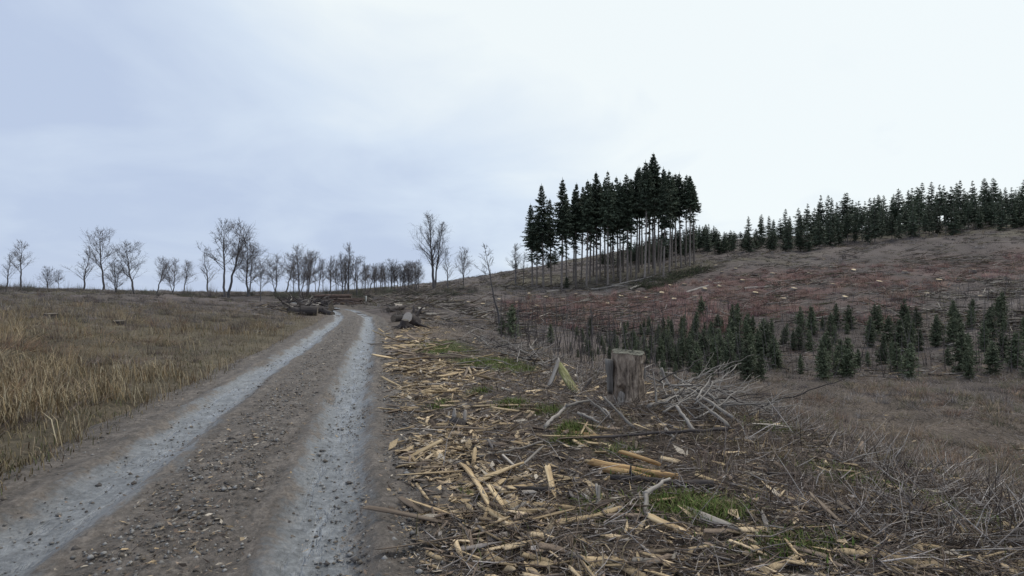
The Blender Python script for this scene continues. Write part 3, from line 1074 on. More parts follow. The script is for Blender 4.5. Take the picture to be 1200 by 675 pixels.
def log_thing(p0, p1, r, label, group=None, bark=M_BARKD, name="log", cut=M_OLDCUT, seed=0, taper=.88, cat="log"):
    """a log between two points: bark plus two sawn ends"""
    rng = np.random.default_rng(seed)
    p0, p1 = np.asarray(p0, float), np.asarray(p1, float)
    L = float(np.linalg.norm(p1 - p0))
    mb = MB()
    zs = np.linspace(0, L, 8)
    P = np.c_[np.cumsum(rng.normal(0, .006 * L, 8)), np.cumsum(rng.normal(0, .006 * L, 8)), zs]
    R = r * np.linspace(1, taper, 8) * (1 + rng.normal(0, .03, 8))
    mb.tube(P, R, 14, wob=.13)
    for k in range(3):
        i = rng.integers(1, 7)
        a = rng.uniform(0, 6.28)
        d = np.array([math.cos(a), math.sin(a), .35])
        mb.tube(np.array([P[i], P[i] + d * R[i] * 1.5]), [R[i] * .3, R[i] * .2], 6, False, True)
    t = thing(name, label, cat, group, p0, Vector(p1 - p0).to_track_quat("Z", "Y").to_euler())
    ob("bark", mb.mesh("bark", bark, True), t)
    for e_, z, rr, sg in ((0, -.004, R[0], -1), (7, L + .004, R[-1], 1)):
        c = MB()
        ang = np.arange(14) * 6.2832 / 14
        T = (P[1] - P[0]) / np.linalg.norm(P[1] - P[0])
        ring = P[e_] + np.c_[np.cos(ang) * rr * .96, np.sin(ang) * rr * .96, np.zeros(14)] + np.array([0, 0, .004 * sg])
        ring2 = P[e_] + np.c_[np.cos(ang) * rr * .5, np.sin(ang) * rr * .5, np.full(14, .010 * sg)]
        kk = np.arange(14)
        q = np.c_[kk, (kk + 1) % 14, 14 + (kk + 1) % 14, 14 + kk]
        f3 = np.c_[14 + kk, 14 + (kk + 1) % 14, np.full(14, 28)]
        if sg < 0:
            q, f3 = q[:, ::-1], f3[:, ::-1]
        c.add(np.r_[ring, ring2, P[e_][None] + np.array([[0, 0, .012 * sg]])], f3, q)
        ob("sawn_end", c.mesh("sawn_end", cut), t)
    return t


def lay(me, p0, p1, name, roll=None):
    """an object whose mesh runs 0..L (or -L/2..L/2) along Z, laid from p0 towards p1"""
    o = ob(name, me)
    q = Vector(np.asarray(p1) - np.asarray(p0)).to_track_quat("Z", "Y")
    if roll is not None:
        q = q @ Matrix.Rotation(roll, 3, "Z").to_quaternion()
    o.rotation_euler = q.to_euler()
    o.location = tuple(p0)
    return o


def g_at(px, py, lift=0.0, up=0.0):
    p = at(px, py)
    p[2] += lift
    return p


# ------------------------------------------------------------------ the tall weathered stump
sp = at(733, 473)
sd = float(sp[1])
pxm = sd / 640.0
st = thing("tree_stump", "tall weathered grey tree stump standing on the verge before the hollow", "stump", None, (sp[0], sp[1], sp[2] - .05))
SR, SHT = 19.5 * pxm, 60 * pxm
NS, NR = 120, 40
rng = np.random.default_rng(77)
ridge = np.interp(np.arange(NS), np.arange(0, NS + 1, 4), np.r_[(r_ := rng.normal(0, .06, NS // 4)), r_[0]]) + rng.normal(0, .012, NS)
V = []
ang = np.arange(NS) * 6.2832 / NS
for i in range(NR):
    t = i / (NR - 1)
    z = t * (SHT + .05)
    r = SR * (1.0 + .22 * (1 - t) ** 6 - .05 * t) * (1 + ridge * (1 - .3 * t)) + rng.normal(0, .0035, NS)
    r += SR * (.26 * np.maximum(0, np.sin(ang * 4 + 1.3)) ** 2 + .08) * (1 - t) ** 5
    r += SR * .05 * (vnoise(ang * 9, np.full(NS, t * 14), 7) - .5)
    # hollow on the right-hand flank, a notch above it
    dv = np.abs((ang - (-.42) + math.pi) % (2 * math.pi) - math.pi)
    r -= SR * .30 * np.exp(-(dv / .16) ** 2) * sstep(.05, .12, t) * (1 - sstep(.55, .6, t))
    r -= SR * .42 * np.exp(-(dv / .26) ** 2) * sstep(.50, .56, t) * (1 - sstep(.80, .84, t))
    # rotten pocket at the foot, towards the left of the view
    dl = np.abs((ang - (-2.15) + math.pi) % (2 * math.pi) - math.pi)
    r -= SR * .5 * np.exp(-(dl / .34) ** 4) * np.exp(-((t - .25) / .15) ** 4)
    zz = z + (rng.normal(0, .003, NS) + .02 * np.cos(ang - 2.0) + .012 * np.sin(ang * 3 + 1) if i == NR - 1 else .02 * np.cos(ang - 2.0) * t)
    V.append(np.c_[np.cos(ang) * r * 1.0 + .035 * t, np.sin(ang) * r, np.broadcast_to(zz, (NS,))])
Vt = np.concatenate(V)
k = np.arange(NS)
F4 = np.concatenate([np.c_[i * NS + k, i * NS + (k + 1) % NS, (i + 1) * NS + (k + 1) % NS, (i + 1) * NS + k] for i in range(NR - 1)])
M_STUMP = wood_mat("stump_bark", [(.32, (.025, .018, .014)), (.43, (.14, .106, .08)), (.55, (.30, .235, .18)), (.7, (.47, .39, .31))], 14, (1.3, 1.3, .35), .95, .9, .02, 0)
mb = MB(); mb.add(Vt, None, F4)
ob("bark", mb.mesh("stump_bark", M_STUMP, True), st)
topr = V[-1]
tc = topr.mean(0)
mb = MB()
rings = [tc + (topr - tc) * f + np.array([0, 0, .004 + .012 * (1 - f)]) for f in (.97, .8, .6, .4, .2)]
for a_ in rings[1:]:
    a_ += rng.normal(0, .004, a_.shape)
mb.add(np.r_[np.concatenate(rings), tc[None] + [[0, 0, .015]]], np.c_[4 * NS + k, 4 * NS + (k + 1) % NS, np.full(NS, 5 * NS)],
       np.concatenate([np.c_[i * NS + k, i * NS + (k + 1) % NS, (i + 1) * NS + (k + 1) % NS, (i + 1) * NS + k] for i in range(4)]))
M_STOP = wood_mat("stump_top", [(.3, (.06, .058, .045)), (.5, (.14, .135, .105)), (.75, (.26, .25, .21))], 14, (1, 1, 1), .95, .5, .01, 0)
ob("sawn_top", mb.mesh("stump_top", M_STOP), st)
# the pale slab of wood that stands off the left flank
sl = MB()
zs = np.linspace(.30, .945, 9) * SHT
for zi in range(9):
    pass
V = []
for i, z in enumerate(zs):
    w_ = SR * (.17 + .07 * i / 8) * rng.uniform(.85, 1.12)
    cx = -SR * .97 - .010 * i / 8
    for ax, ay in ((-w_, -.28), (w_ * .5, -.66), (w_ * .9, -.40), (-w_ * .5, .10)):
        V.append((cx + ax + rng.normal(0, .003), ay * SR + rng.normal(0, .004), z + (rng.normal(0, .012) if i in (0, 8) else 0)))
k4 = np.arange(4)
F4 = np.concatenate([np.c_[i * 4 + k4, i * 4 + (k4 + 1) % 4, (i + 1) * 4 + (k4 + 1) % 4, (i + 1) * 4 + k4] for i in range(8)] + [[[3, 2, 1, 0]], [[32, 33, 34, 35]]])
sl.add(np.array(V), None, F4)
ob("split_slab", sl.mesh("split_slab", M_DEAD), st)["label"] = "pale grey split slab on the stump's left flank"
# the pale healed knot at the foot
kn = MB()
for q in range(6):
    pass
ka = -2.15
kc = np.array([math.cos(ka) * SR * .66, math.sin(ka) * SR * .66, SHT * .22])
nrm = np.array([math.cos(ka), math.sin(ka), .15]); nrm /= np.linalg.norm(nrm)
tx_ = np.array([-math.sin(ka), math.cos(ka), 0]); up_ = np.cross(nrm, tx_)
a16 = np.arange(16) * 6.2832 / 16
Vk = []
for f, dp in ((1.0, 0), (.85, .018), (.6, .012), (.3, .004)):
    Vk.append(kc + np.cos(a16)[:, None] * tx_ * SR * .24 * f * (1 + .12 * np.sin(a16 * 3))[:, None] + np.sin(a16)[:, None] * up_ * SR * .40 * f * (1 + .1 * np.cos(a16 * 2 + 1))[:, None] + nrm * (dp + rng.normal(0, .005, 16))[:, None])
k16 = np.arange(16)
kn.add(np.r_[np.concatenate(Vk), kc[None]], np.c_[48 + k16, 48 + (k16 + 1) % 16, np.full(16, 64)],
       np.concatenate([np.c_[i * 16 + k16, i * 16 + (k16 + 1) % 16, (i + 1) * 16 + (k16 + 1) % 16, (i + 1) * 16 + k16] for i in range(3)]))
ob("healed_knot", kn.mesh("knot", M_GREYW, True), st)
sv = splinter_mesh(SHT * .22, .022, .02, 5, M_DEAD, "sliver")
o = ob("bark_sliver", sv, st, (SR * .93 + .03, -SR * .5, SHT * .68), (.05, .03, 0))

# ------------------------------------------------------------------ the pale plank and the mossy slab leaning together
b0, b1 = at(641, 455), None
tipd = float(b0[1]) + .25
tip = ray_at(654, 421, tipd)
L = float(np.linalg.norm(tip - b0)) + .12
o = lay(splinter_mesh(L, .07, .05, 901, M_DEAD), (b0 + tip) / 2 - [0, 0, .03], tip, "leaning_plank")
o.rotation_euler = Vector(tip - b0).to_track_quat("Z", "Y").to_euler()
tag(o, "pale broken plank propped upright against the mossy slab", "plank")
b2 = at(681, 463)
tip2 = ray_at(657, 424, tipd + .06)
L2 = float(np.linalg.norm(tip2 - b2)) + .15
o = lay(splinter_mesh(L2, .15, .035, 905, M_MOSSW), (b2 + tip2) / 2 - [0, 0, .04], tip2, "mossy_slab")
o.rotation_euler = Vector(tip2 - b2).to_track_quat("Z", "Y").to_euler()
tag(o, "yellow-green mossy slab leaning against the pale plank", "slab")
for (x0, y0, x1, y1, w_, m_, lab) in [(655, 452, 664, 440, .05, M_FRESH, "short tan board inside the leaning plank and slab"),
                                      (630, 432, 640, 438, .09, M_FRESH, "stubby tan block lying left of the leaning plank"),
                                      (684, 458, 692, 446, .04, M_BARKD, "dark short stick jutting up right of the mossy slab")]:
    a_ = at(x0, y0)
    c_ = ray_at(x1, y1, float(a_[1]) + .1)
    o = lay(splinter_mesh(float(np.linalg.norm(c_ - a_)) + .1, w_, w_ * .7, x0, m_), (a_ + c_) / 2, c_, "wood_piece")
    o.rotation_euler = Vector(c_ - a_).to_track_quat("Z", "Y").to_euler()
    tag(o, lab, "wood")

# ------------------------------------------------------------------ split logs, poles and boards one can point at
def shard(x0, y0, x1, y1, w, th, mat, label, name="wood_splinter", l0=.02, l1=.02, seed=None, cat="splinter", group=None):
    a_, c_ = g_at(x0, y0, l0), g_at(x1, y1, l1)
    L = float(np.linalg.norm(c_ - a_))
    o = ob(name, splinter_mesh(L * 1.08, w * .9, th * .5, seed or int(x0 * 7 + y0), mat), None, (a_ + c_) / 2)
    d = Vector(c_ - a_)
    q = d.to_track_quat("Z", "Y") @ Matrix.Rotation(random.uniform(-.5, .5), 3, 'Z').to_quaternion()
    o.rotation_euler = q.to_euler()
    return tag(o, label, cat, group)


shard(545, 580, 612, 556, .075, .05, M_FRESH, "long bright splinter crossing two others near the photo's lower edge", l0=.06, l1=.10)
shard(541, 552, 574, 606, .06, .04, M_FRESH, "bright splinter under the long one, slanting down to the lower edge", l0=.05, l1=.04)
shard(518, 568, 540, 582, .085, .05, M_GREYW, "short thick greyed board end left of the crossed splinters", l0=.04, l1=.05)
shard(611, 556, 636, 540, .03, .03, M_GREYW, "grey stick rising from the end of the long bright splinter", l0=.08, l1=.14)
shard(590, 542, 606, 556, .045, .03, M_GREYW, "blue-grey splinter slanting down to the long bright one", l0=.07, l1=.06)
shard(642, 560, 651, 585, .06, .03, M_FRESH, "upright tan splinter beside a dark stick", l0=.10, l1=.02)
shard(555, 548, 557, 536, .05, .03, M_FRESH, "short tan splinter standing on end above the crossed ones", l0=.02, l1=.10)
shard(530, 592, 556, 608, .13, .05, M_FRESH, "wide tan wood slab at the lower edge left of the slanting splinter", l0=.03, l1=.03)
shard(597, 596, 618, 607, .08, .04, M_FRESH, "tan splinter at the lower edge right of the slanting one", l0=.03, l1=.03)
shard(575, 578, 592, 568, .05, .03, M_FRESH, "small bright splinter tucked under the long one", l0=.03, l1=.05)
shard(540, 590, 560, 585, .06, .03, M_FRESH, "flat tan chip between the two crossed splinters", l0=.03, l1=.03)
shard(698, 549, 790, 563, .15, .14, M_ORANGE, "big orange-yellow split log half sunk in the litter", name="split_log", cat="log", l0=.06, l1=.04, seed=41)
shard(705, 553, 760, 562, .10, .12, M_ORANGE, "dull orange splinter wedged along the lower side of the big split log", name="split_log", cat="log", l0=.03, l1=.02, seed=47)
shard(728, 546, 772, 557, .07, .07, M_ORANGE, "orange splinter lying along the top of the big split log", name="split_log", cat="log", l0=.13, l1=.10, seed=43)
shard(650, 561, 676, 565, .06, .035, M_FRESH, "tan splinter left of the big orange split log", l0=.03, l1=.03)
shard(555, 478, 618, 477, .06, .04, M_FRESH, "long level tan splinter across the litter left of the stump")
shard(662, 508, 700, 512, .06, .03, M_ORANGE, "orange strip on the green moss below the stump")
shard(684, 515, 702, 514, .05, .03, M_FRESH, "pale strip at the moss's right end")
shard(680, 511, 688, 503, .03, .02, M_FRESH, "little splinter tilted up over the orange strip", l1=.08)
shard(512, 421, 538, 420, .06, .04, M_GREYW, "pale level board on the verge above the fresh chips")
shard(502, 450, 516, 460, .05, .03, M_GREYW, "short pale splinter slanting on the dark litter near the track")
shard(589, 456, 606, 461, .06, .04, M_GREYW, "pale grey board end in the middle of the verge")
shard(500, 432, 530, 438, .05, .03, M_FRESH, "yellow splinter in the thick of the fresh chips")
shard(706, 588, 718, 600, .03, .02, M_FRESH, "thin tan splinter near the white sticks at the lower edge")
# four pale upright pegs of a shattered little stump
sm = thing("shattered_stump", "small shattered stump of pale upright splinters on the verge", "stump", None, tuple(g_at(537, 499)))
cen = Vector(g_at(537, 499))
for j, (bx, by, tx2, ty2, w_) in enumerate([(522, 498, 526, 485, .05), (531, 498, 533, 481, .05), (538, 500, 538, 486, .05), (543, 499, 545, 483, .05), (534, 500, 534, 488, .04)]):
    a_ = at(bx, by)
    c_ = ray_at(tx2, ty2, float(a_[1]) + .02)
    o = ob("splinter", splinter_mesh(float(np.linalg.norm(c_ - a_)) + .06, w_, .03, 600 + j, (M_GREYW, M_DEAD, M_FRESH)[j % 3]), sm, tuple(Vector((a_ + c_) / 2) - cen))
    o.rotation_euler = Vector(c_ - a_).to_track_quat("Z", "Y").to_euler()
r_ = MB()
r_.tube(np.array([[0, 0, -.05], [0, .02, .05], [.01, .03, .09]]), [.14, .12, .09], 10, False, True, .4)
ob("root_collar", r_.mesh("root_collar", M_BARKD, True), sm)


def bough(x0, y0, x1, y1, r0, r1, mat, label, l0=.02, l1=.02, d1=None, seed=None, arch=0., crook=.05, forks=3, group=None, name="dead_branch"):
    """from a ground pixel to another; d1: extra depth of the far end when it stands up in the air"""
    a_ = g_at(x0, y0, l0)
    c_ = g_at(x1, y1, l1) if d1 is None else ray_at(x1, y1, float(a_[1]) + d1)
    L = float(np.linalg.norm(c_ - a_))
    me = branch_mesh(L, r0, r1, seed or int(x0 * 3 + y1), mat, crook, forks, arch, name)
    o = ob(name, me, None, a_)
    o.rotation_euler = Vector(c_ - a_).to_track_quat("Z", "Y").to_euler()
    return tag(o, label, "branch", group)


bough(836, 572, 715, 566, .036, .022, M_BARKD, "long dark bark pole in front of the big orange split log", .04, .05, crook=.06, seed=3)
bough(853, 514, 690, 520, .022, .012, M_BARKD, "long thin dark branch lying straight across the verge below the stump", .10, .06, crook=.03, seed=4)
bough(743, 503, 708, 465, .020, .014, M_DEAD, "pale bowed stick leaning up in front of the stump", 0, 0, .35, arch=-.05, seed=8, forks=0)
bough(716, 494, 706, 488, .016, .012, M_DEAD, "short curved pale stick left of the bowed one", 0, .10, arch=.15, forks=0)
bough(638, 503, 664, 486, .024, .018, M_DEAD, "pale crooked branch rising from the litter left of the moss", .03, .12, forks=1)
bough(664, 487, 694, 478, .022, .014, M_DEAD, "grey crooked branch continuing right towards the stump", .12, .10, forks=3)
bough(677, 489, 702, 499, .02, .014, M_DEAD, "grey stick slanting down beside the moss below the stump", .06, .04, forks=1)
bough(720, 495, 688, 466, .016, .008, M_DEAD, "slim grey twig crossing behind the bowed stick", 0, 0, .2, forks=2)
bough(650, 580, 600, 578, .024, .014, M_BARKD, "dark grey stick lying behind the upright tan splinter", .05, .05)
bough(757, 606, 757, 592, .022, .018, M_DEAD, "forked pale branch standing at the photo's lower edge", 0, .08, seed=21, forks=2)
bough(756, 592, 785, 575, .020, .010, M_DEAD, "thin grey branch spreading right from the forked one", .08, .10, forks=3)
bough(698, 600, 702, 584, .018, .012, M_DEAD, "left of two short white sticks near the lower edge", 0, .10, forks=0)
bough(704, 597, 699, 582, .016, .010, M_DEAD, "right of two short white sticks near the lower edge", 0, .10, forks=0)
bough(515, 514, 585, 524, .018, .010, M_DEAD, "long thin greyish stick on the litter above the crossed splinters", .04, .04, forks=1)
bough(560, 538, 636, 523, .016, .010, M_GREYW, "thin straight tan stick lying above the blue-grey splinter", .03, .05, forks=1)
bough(484, 500, 508, 518, .018, .010, M_GREYW, "crooked tan stick at the edge of the track", .02, .02)
bough(450, 478, 475, 475, .012, .007, M_BARKD, "small dark twig lying on the road's edge", .01, .01, forks=1)
# the grey brash heap right of the stump
bough(792, 462, 775, 431, .030, .020, M_DEAD, "bowed pale bough standing highest out of the grey brash heap", 0, 0, .1, arch=-.07, forks=0, seed=31)
bough(822, 470, 758, 440, .022, .012, M_DEAD, "thin grey bough running up left out of the brash heap", .05, 0, .25, forks=1)
bough(795, 470, 835, 457, .028, .014, M_DEAD, "grey bough pointing up right out of the brash heap", .10, 0, .0, forks=2)
bough(760, 483, 800, 470, .028, .018, M_DEAD, "thick grey bough at the left foot of the brash heap", .08, .18, forks=2)
bough(815, 508, 793, 476, .028, .018, M_DEAD, "grey bough propped steeply at the front of the brash heap", 0, 0, .35, forks=1)
bough(850, 488, 790, 468, .03, .016, M_DEAD, "long grey bough sloping through the middle of the brash heap", .12, .35, forks=4)
bough(858, 496, 800, 474, .024, .014, M_DEAD, "second grey bough below it in the brash heap", .08, .28, forks=3)
bough(853, 506, 812, 484, .022, .012, M_DEAD, "lowest long grey bough of the brash heap", .05, .18, forks=3)
bough(850, 490, 848, 474, .022, .018, M_DEAD, "short white peg at the heap's right edge", 0, 0, .0, forks=0)
bough(836, 480, 843, 453, .016, .010, M_DEAD, "thin pale stick upright behind the heap", 0, 0, .3, forks=0)
bough(780, 506, 790, 517, .020, .014, M_DEAD, "short grey stick below the brash heap", .03, .03, forks=0)
rg = random.Random(9)
for j in range(75):
    px, py = rg.uniform(765, 905), rg.uniform(462, 500)
    a_ = g_at(px, py, rg.uniform(.0, .28))
    an, ln = rg.gauss(.35, .6), rg.uniform(.5, 1.5)
    c_ = a_ + np.array([math.cos(an) * ln * (rg.choice((-1, 1)) if px > 835 else 1), math.sin(an) * ln, rg.uniform(-.1, .4) * ln])
    c_[2] = max(c_[2], hz(c_[0], c_[1]) + .02)
    me = branch_mesh(float(np.linalg.norm(c_ - a_)), rg.uniform(.005, .014), .004, 700 + j, M_DEAD if rg.random() < .75 else M_BARKD, .07, 4, name="dead_branch")
    o = ob("dead_branch", me, None, a_, Vector(c_ - a_).to_track_quat("Z", "Y").to_euler())
    tag(o, f"{'long' if ln > 1.1 else 'short'} thin dead branch in the {'left' if px < 810 else 'middle' if px < 860 else 'right'} of the brash heap's {'front' if py > 481 else 'back'}", "branch", "branches tangled in the brash heap")
# brash along the brink of the bank (between the bare slope and the plank)
for j in range(90):
    t_ = rg.random()
    px, py = 548 + 92 * t_ + rg.uniform(-14, 14), 398 + 34 * t_ + rg.uniform(-6, 8)
    a_ = g_at(px, py, rg.uniform(0, .25))
    an, ln = rg.uniform(0, 6.28), rg.uniform(.35, 1.1)
    c_ = a_ + np.array([math.cos(an) * ln, math.sin(an) * ln, rg.uniform(0, .55) * ln])
    c_[2] = max(c_[2], hz(c_[0], c_[1]) + .03)
    me = branch_mesh(float(np.linalg.norm(c_ - a_)), rg.uniform(.008, .018), .005, 800 + j, M_DEAD if rg.random() < .6 else M_BARKD, .08, 4, name="dead_branch")
    o = ob("dead_branch", me, None, a_, Vector(c_ - a_).to_track_quat("Z", "Y").to_euler())
    tag(o, f"{'long' if ln > .75 else 'short'} dead branch at the {'far' if t_ < .33 else 'middle' if t_ < .66 else 'near'} part of the bank's brink left of the leaning plank", "branch", "branches along the brink of the bank")

# ------------------------------------------------------------------ logs and root stocks by the road
def px_log(x0, y0, x1, y1, r, label, dd=0.0, lift=None, **kw):
    a_ = at(x0, y0)
    c_ = ray_at(x1, y1, float(a_[1]) + dd)
    c_[2] = hz(c_[0], c_[1])
    lf = r * .8 if lift is None else lift
    return log_thing(a_ + [0, 0, lf], c_ + [0, 0, lf], r, label, seed=int(x0 + y0), **kw)


px_log(461, 377, 478, 373, .22, "dark log nearest the road at the verge pile", 1.2)
px_log(473, 373, 497, 371, .20, "dark log lying behind the pale-ended stump", 1.5)
px_log(484, 370, 506, 366, .19, "rearmost dark log of the verge pile", 1.5, lift=.3)
px_log(455, 366, 472, 362, .24, "dark log at the far end of the verge pile by the road", 2)
px_log(461, 363, 470, 358, .22, "greyish log leaning on the far end of the verge pile", 1, bark=M_GREYW, lift=.4)
px_log(498, 372, 511, 360, .13, "pale broken pole propped on the verge pile", 1, bark=M_DEAD, lift=.25)
px_log(489, 366, 497, 360, .14, "short pale pole behind the verge pile", 1, bark=M_DEAD, lift=.3)


def root_stock(loc, r, label, seed, group=None, rot=(0, 0, 0), hgt=.5, mat=M_BARKD, cut=M_OLDCUT):
    """an upturned or cut stump: bole, cut face and splayed roots"""
    rng = np.random.default_rng(seed)
    t = thing("root_stump", label, "stump", group, loc, rot)
    mb = MB()
    mb.tube(np.array([[0, 0, -.08], [0, 0, hgt * .3], [.02, 0, hgt * .7], [.03, .01, hgt]]), [r * 1.35, r * 1.1, r, r * .96], 16, wob=.16)
    for k in range(7):
        a = k * .9 + rng.normal(0, .2)
        d = np.array([math.cos(a), math.sin(a), 0])
        n = 5
        Q = [d * r * .6 + [0, 0, hgt * .25]]
        for q in range(n):
            Q.append(Q[-1] + (d + rng.normal(0, .25, 3)) * r * .55 + np.array([0, 0, -.03]))
        mb.tube(np.array(Q), np.linspace(r * .32, r * .08, n + 1), 7, False, True, .2)
    ob("bole", mb.mesh("bole", mat, True), t)
    c = MB()
    a20 = np.arange(20) * 6.2832 / 20
    rr = r * .93 * (1 + rng.normal(0, .03, 20))
    k = np.arange(20)
    R1 = np.c_[np.cos(a20) * rr + .03, np.sin(a20) * rr + .01, np.full(20, hgt + .004)]
    R2 = np.c_[np.cos(a20) * rr * .5 + .03, np.sin(a20) * rr * .5 + .01, hgt + .014 + rng.normal(0, .004, 20)]
    c.add(np.r_[R1, R2, [[.03, .01, hgt + .016]]], np.c_[20 + k, 20 + (k + 1) % 20, np.full(20, 40)], np.c_[k, (k + 1) % 20, 20 + (k + 1) % 20, 20 + k])
    ob("cut_face", c.mesh("cut_face", cut), t)
    return t


p = at(484, 383)
root_stock((p[0], p[1], p[2] + .25), .30, "root stump tipped over with its pale cut face to the road", 51, rot=(1.15, .1, -.5), hgt=.55, cut=M_GREYW)
p = at(476, 385)
root_stock((p[0] - .1, p[1], p[2] + .1), .18, "small dark stump before the tipped pale-faced one", 52, rot=(.2, .1, 0), hgt=.3)
# the dark heap left of the road
HEAP = [(352, 369, 372, 364, .40), (360, 366, 386, 366, .36), (366, 361, 388, 362, .34), (350, 362, 366, 356, .38), (376, 367, 390, 364, .24),
        (340, 368, 356, 360, .3), (334, 363, 352, 358, .28), (345, 357, 362, 353, .22), (372, 361, 380, 356, .2)]
HLAB = ["thick dark log at the front of the heap left of the road", "dark log stretching to the heap's right front", "dark log behind, at the heap's right end",
        "thick dark log high on the heap's left", "short dark log nearest the road in the heap", "dark log at the left foot of the heap", "dark log at the far left of the heap",
        "slim dark log on top of the heap left of the road", "slim dark log jutting up at the heap's right top"]
for j, (a0, b0_, a1, b1_, r) in enumerate(HEAP):
    px_log(a0, b0_, a1, b1_, r, HLAB[j], rg.uniform(-1.5, 1.5), lift=r * .8 + (.45 if j in (2, 3, 7, 8) else 0))
p = at(384, 367)
root_stock((p[0], p[1], p[2] + .3), .34, "dark root stump on its side at the right end of the heap", 53, rot=(1.3, .2, .6), hgt=.7)
p = at(357, 364)
root_stock((p[0], p[1], p[2] + .5), .36, "dark upturned root stump in the middle of the heap", 54, rot=(2.0, .3, .2), hgt=.6)
for j in range(60):
    px, py = rg.uniform(330, 390), rg.uniform(357, 368)
    a_ = g_at(px, py, rg.uniform(.1, .9))
    an, ln = rg.uniform(0, 6.28), rg.uniform(.8, 2.2)
    c_ = a_ + np.array([math.cos(an) * ln, math.sin(an) * ln, rg.uniform(-.1, .6) * ln])
    me = branch_mesh(float(np.linalg.norm(c_ - a_)), rg.uniform(.03, .08), .015, 850 + j, M_BARKD if rg.random() < .8 else M_DEAD, .08, 4, name="dead_branch")
    tag(ob("dead_branch", me, None, a_, Vector(c_ - a_).to_track_quat("Z", "Y").to_euler()),
        "broken branch sticking out of the dark heap left of the road", "branch", "branches in the roadside heap")

# timber stacks beyond the bend: logs lie crosswise to the view
M_REDLOG = wood_mat("reddish_log_bark", [(.3, (.05, .032, .026)), (.55, (.105, .068, .052)), (.8, (.18, .13, .105))], 7, (1, 1, .3), vary=.3)
for sx, sy, dpt, ln, rows, lab in [(371, 349, 84, 5.2, (9, 8, 7, 6, 5), "log in the long reddish timber stack beyond the bend"),
                                   (394, 354, 74, 3.6, (6, 5, 4), "log in the low timber stack nearest the bend")]:
    c0 = ray_at(sx, sy, dpt)
    for ri, nlg in enumerate(rows):
        for q in range(nlg):
            r = rg.uniform(.13, .17)
            y = dpt + (q - nlg / 2) * .31 + rg.uniform(-.02, .02)
            x0, x1 = c0[0] + rg.uniform(-.2, .2), c0[0] + ln + rg.uniform(-.2, .2)
            zb = max(hz(c0[0], dpt), hz(c0[0] + ln, dpt)) + .14 + ri * .27
            log_thing((x0, y, zb), (x1, y, zb + .0), r, f'{nth(q + 1)} log back in the {nth(ri + 1)} layer of' + lab.replace('log in', ''), "logs in the timber stacks", M_REDLOG, seed=ri * 20 + q + int(sx))
# the pale marker post at the bend
p = at(429, 357)
mp_ = thing("marker_post", "pale marker post by the road bend", "post", None, tuple(p))
c = MB()
ph = 10 * p[1] / 640
c.tube(np.array([[0, 0, -.1], [0, 0, ph * .5], [.01, 0, ph]]), [.085, .08, .08], 10, False, True)
M_POST = wood_mat("pale_post", [(.3, (.25, .25, .23)), (.7, (.42, .42, .39))], 8, (1, 1, .2))
ob("shaft", c.mesh("shaft", M_POST, True), mp_)
c = MB()
c.tube(np.array([[.01, 0, ph + .002], [.01, 0, ph + .06]]), [.083, .03], 10, False, True)
ob("post_cap", c.mesh("post_cap", M_POST, True), mp_)

# ------------------------------------------------------------------ felled-tree stumps and poles on the hillside
STMP = [(810, 319.5, .42), (801, 324.5, .4), (802, 335, .42), (785.5, 336, .4), (775, 345, .45), (825.5, 340, .42), (842.5, 337, .42), (747.5, 343.5, .4), (675, 346, .35),
        (727.5, 348.5, .4), (839, 312, .35), (846, 320, .35), (822, 312, .3), (832, 330, .35), (815, 349, .4), (836, 352, .35), (790, 352, .35), (757, 350, .3),
        (660, 352, .3), (640, 349, .3), (620, 345, .3), (606, 356, .35), (585, 352, .3), (584, 362, .3), (566, 358, .3), (548, 356, .3), (629, 360, .3), (712, 357, .3),
        (870, 330, .4), (885, 345, .4), (905, 322, .4), (930, 340, .4), (948, 322, .4), (975, 335, .4), (1000, 318, .4), (1030, 332, .4), (1060, 320, .4), (1100, 330, .4), (1140, 318, .4), (1180, 328, .4),
        (300, 372, .24), (140, 380, .22), (60, 372, .24), (862, 316, .35), (918, 352, .35), (990, 350, .35), (1085, 346, .35), (1150, 350, .35)]
SPROTO = []
for j in range(4):
    rng = np.random.default_rng(950 + j)
    a18 = np.arange(18) * 6.2832 / 18
    mb = MB()
    mb.tube(np.array([[0, 0, -.2], [0, 0, .1], [0, 0, .3], [0, 0, .45]]), [1.25 * .5, .55, .5, .49], 18, wob=.2)
    bk = mb.mesh("bark", M_BARK, True)
    mb = MB()
    k = np.arange(18)
    tl = rng.uniform(-.08, .08, 2)
    R1 = np.c_[np.cos(a18) * .49, np.sin(a18) * .49, .455 + tl[0] * np.cos(a18) * .3]
    mb.add(np.r_[R1, [[0, 0, .475]]], np.c_[k, (k + 1) % 18, np.full(18, 18)])
    SPROTO.append((bk, mb.mesh("cut_face", M_CUT)))
SOLD = [m_.copy() for m_ in SPROTO[0]]
SOLD[0].materials[0] = M_BARKD
SOLD[1].materials[0] = M_OLDCUT
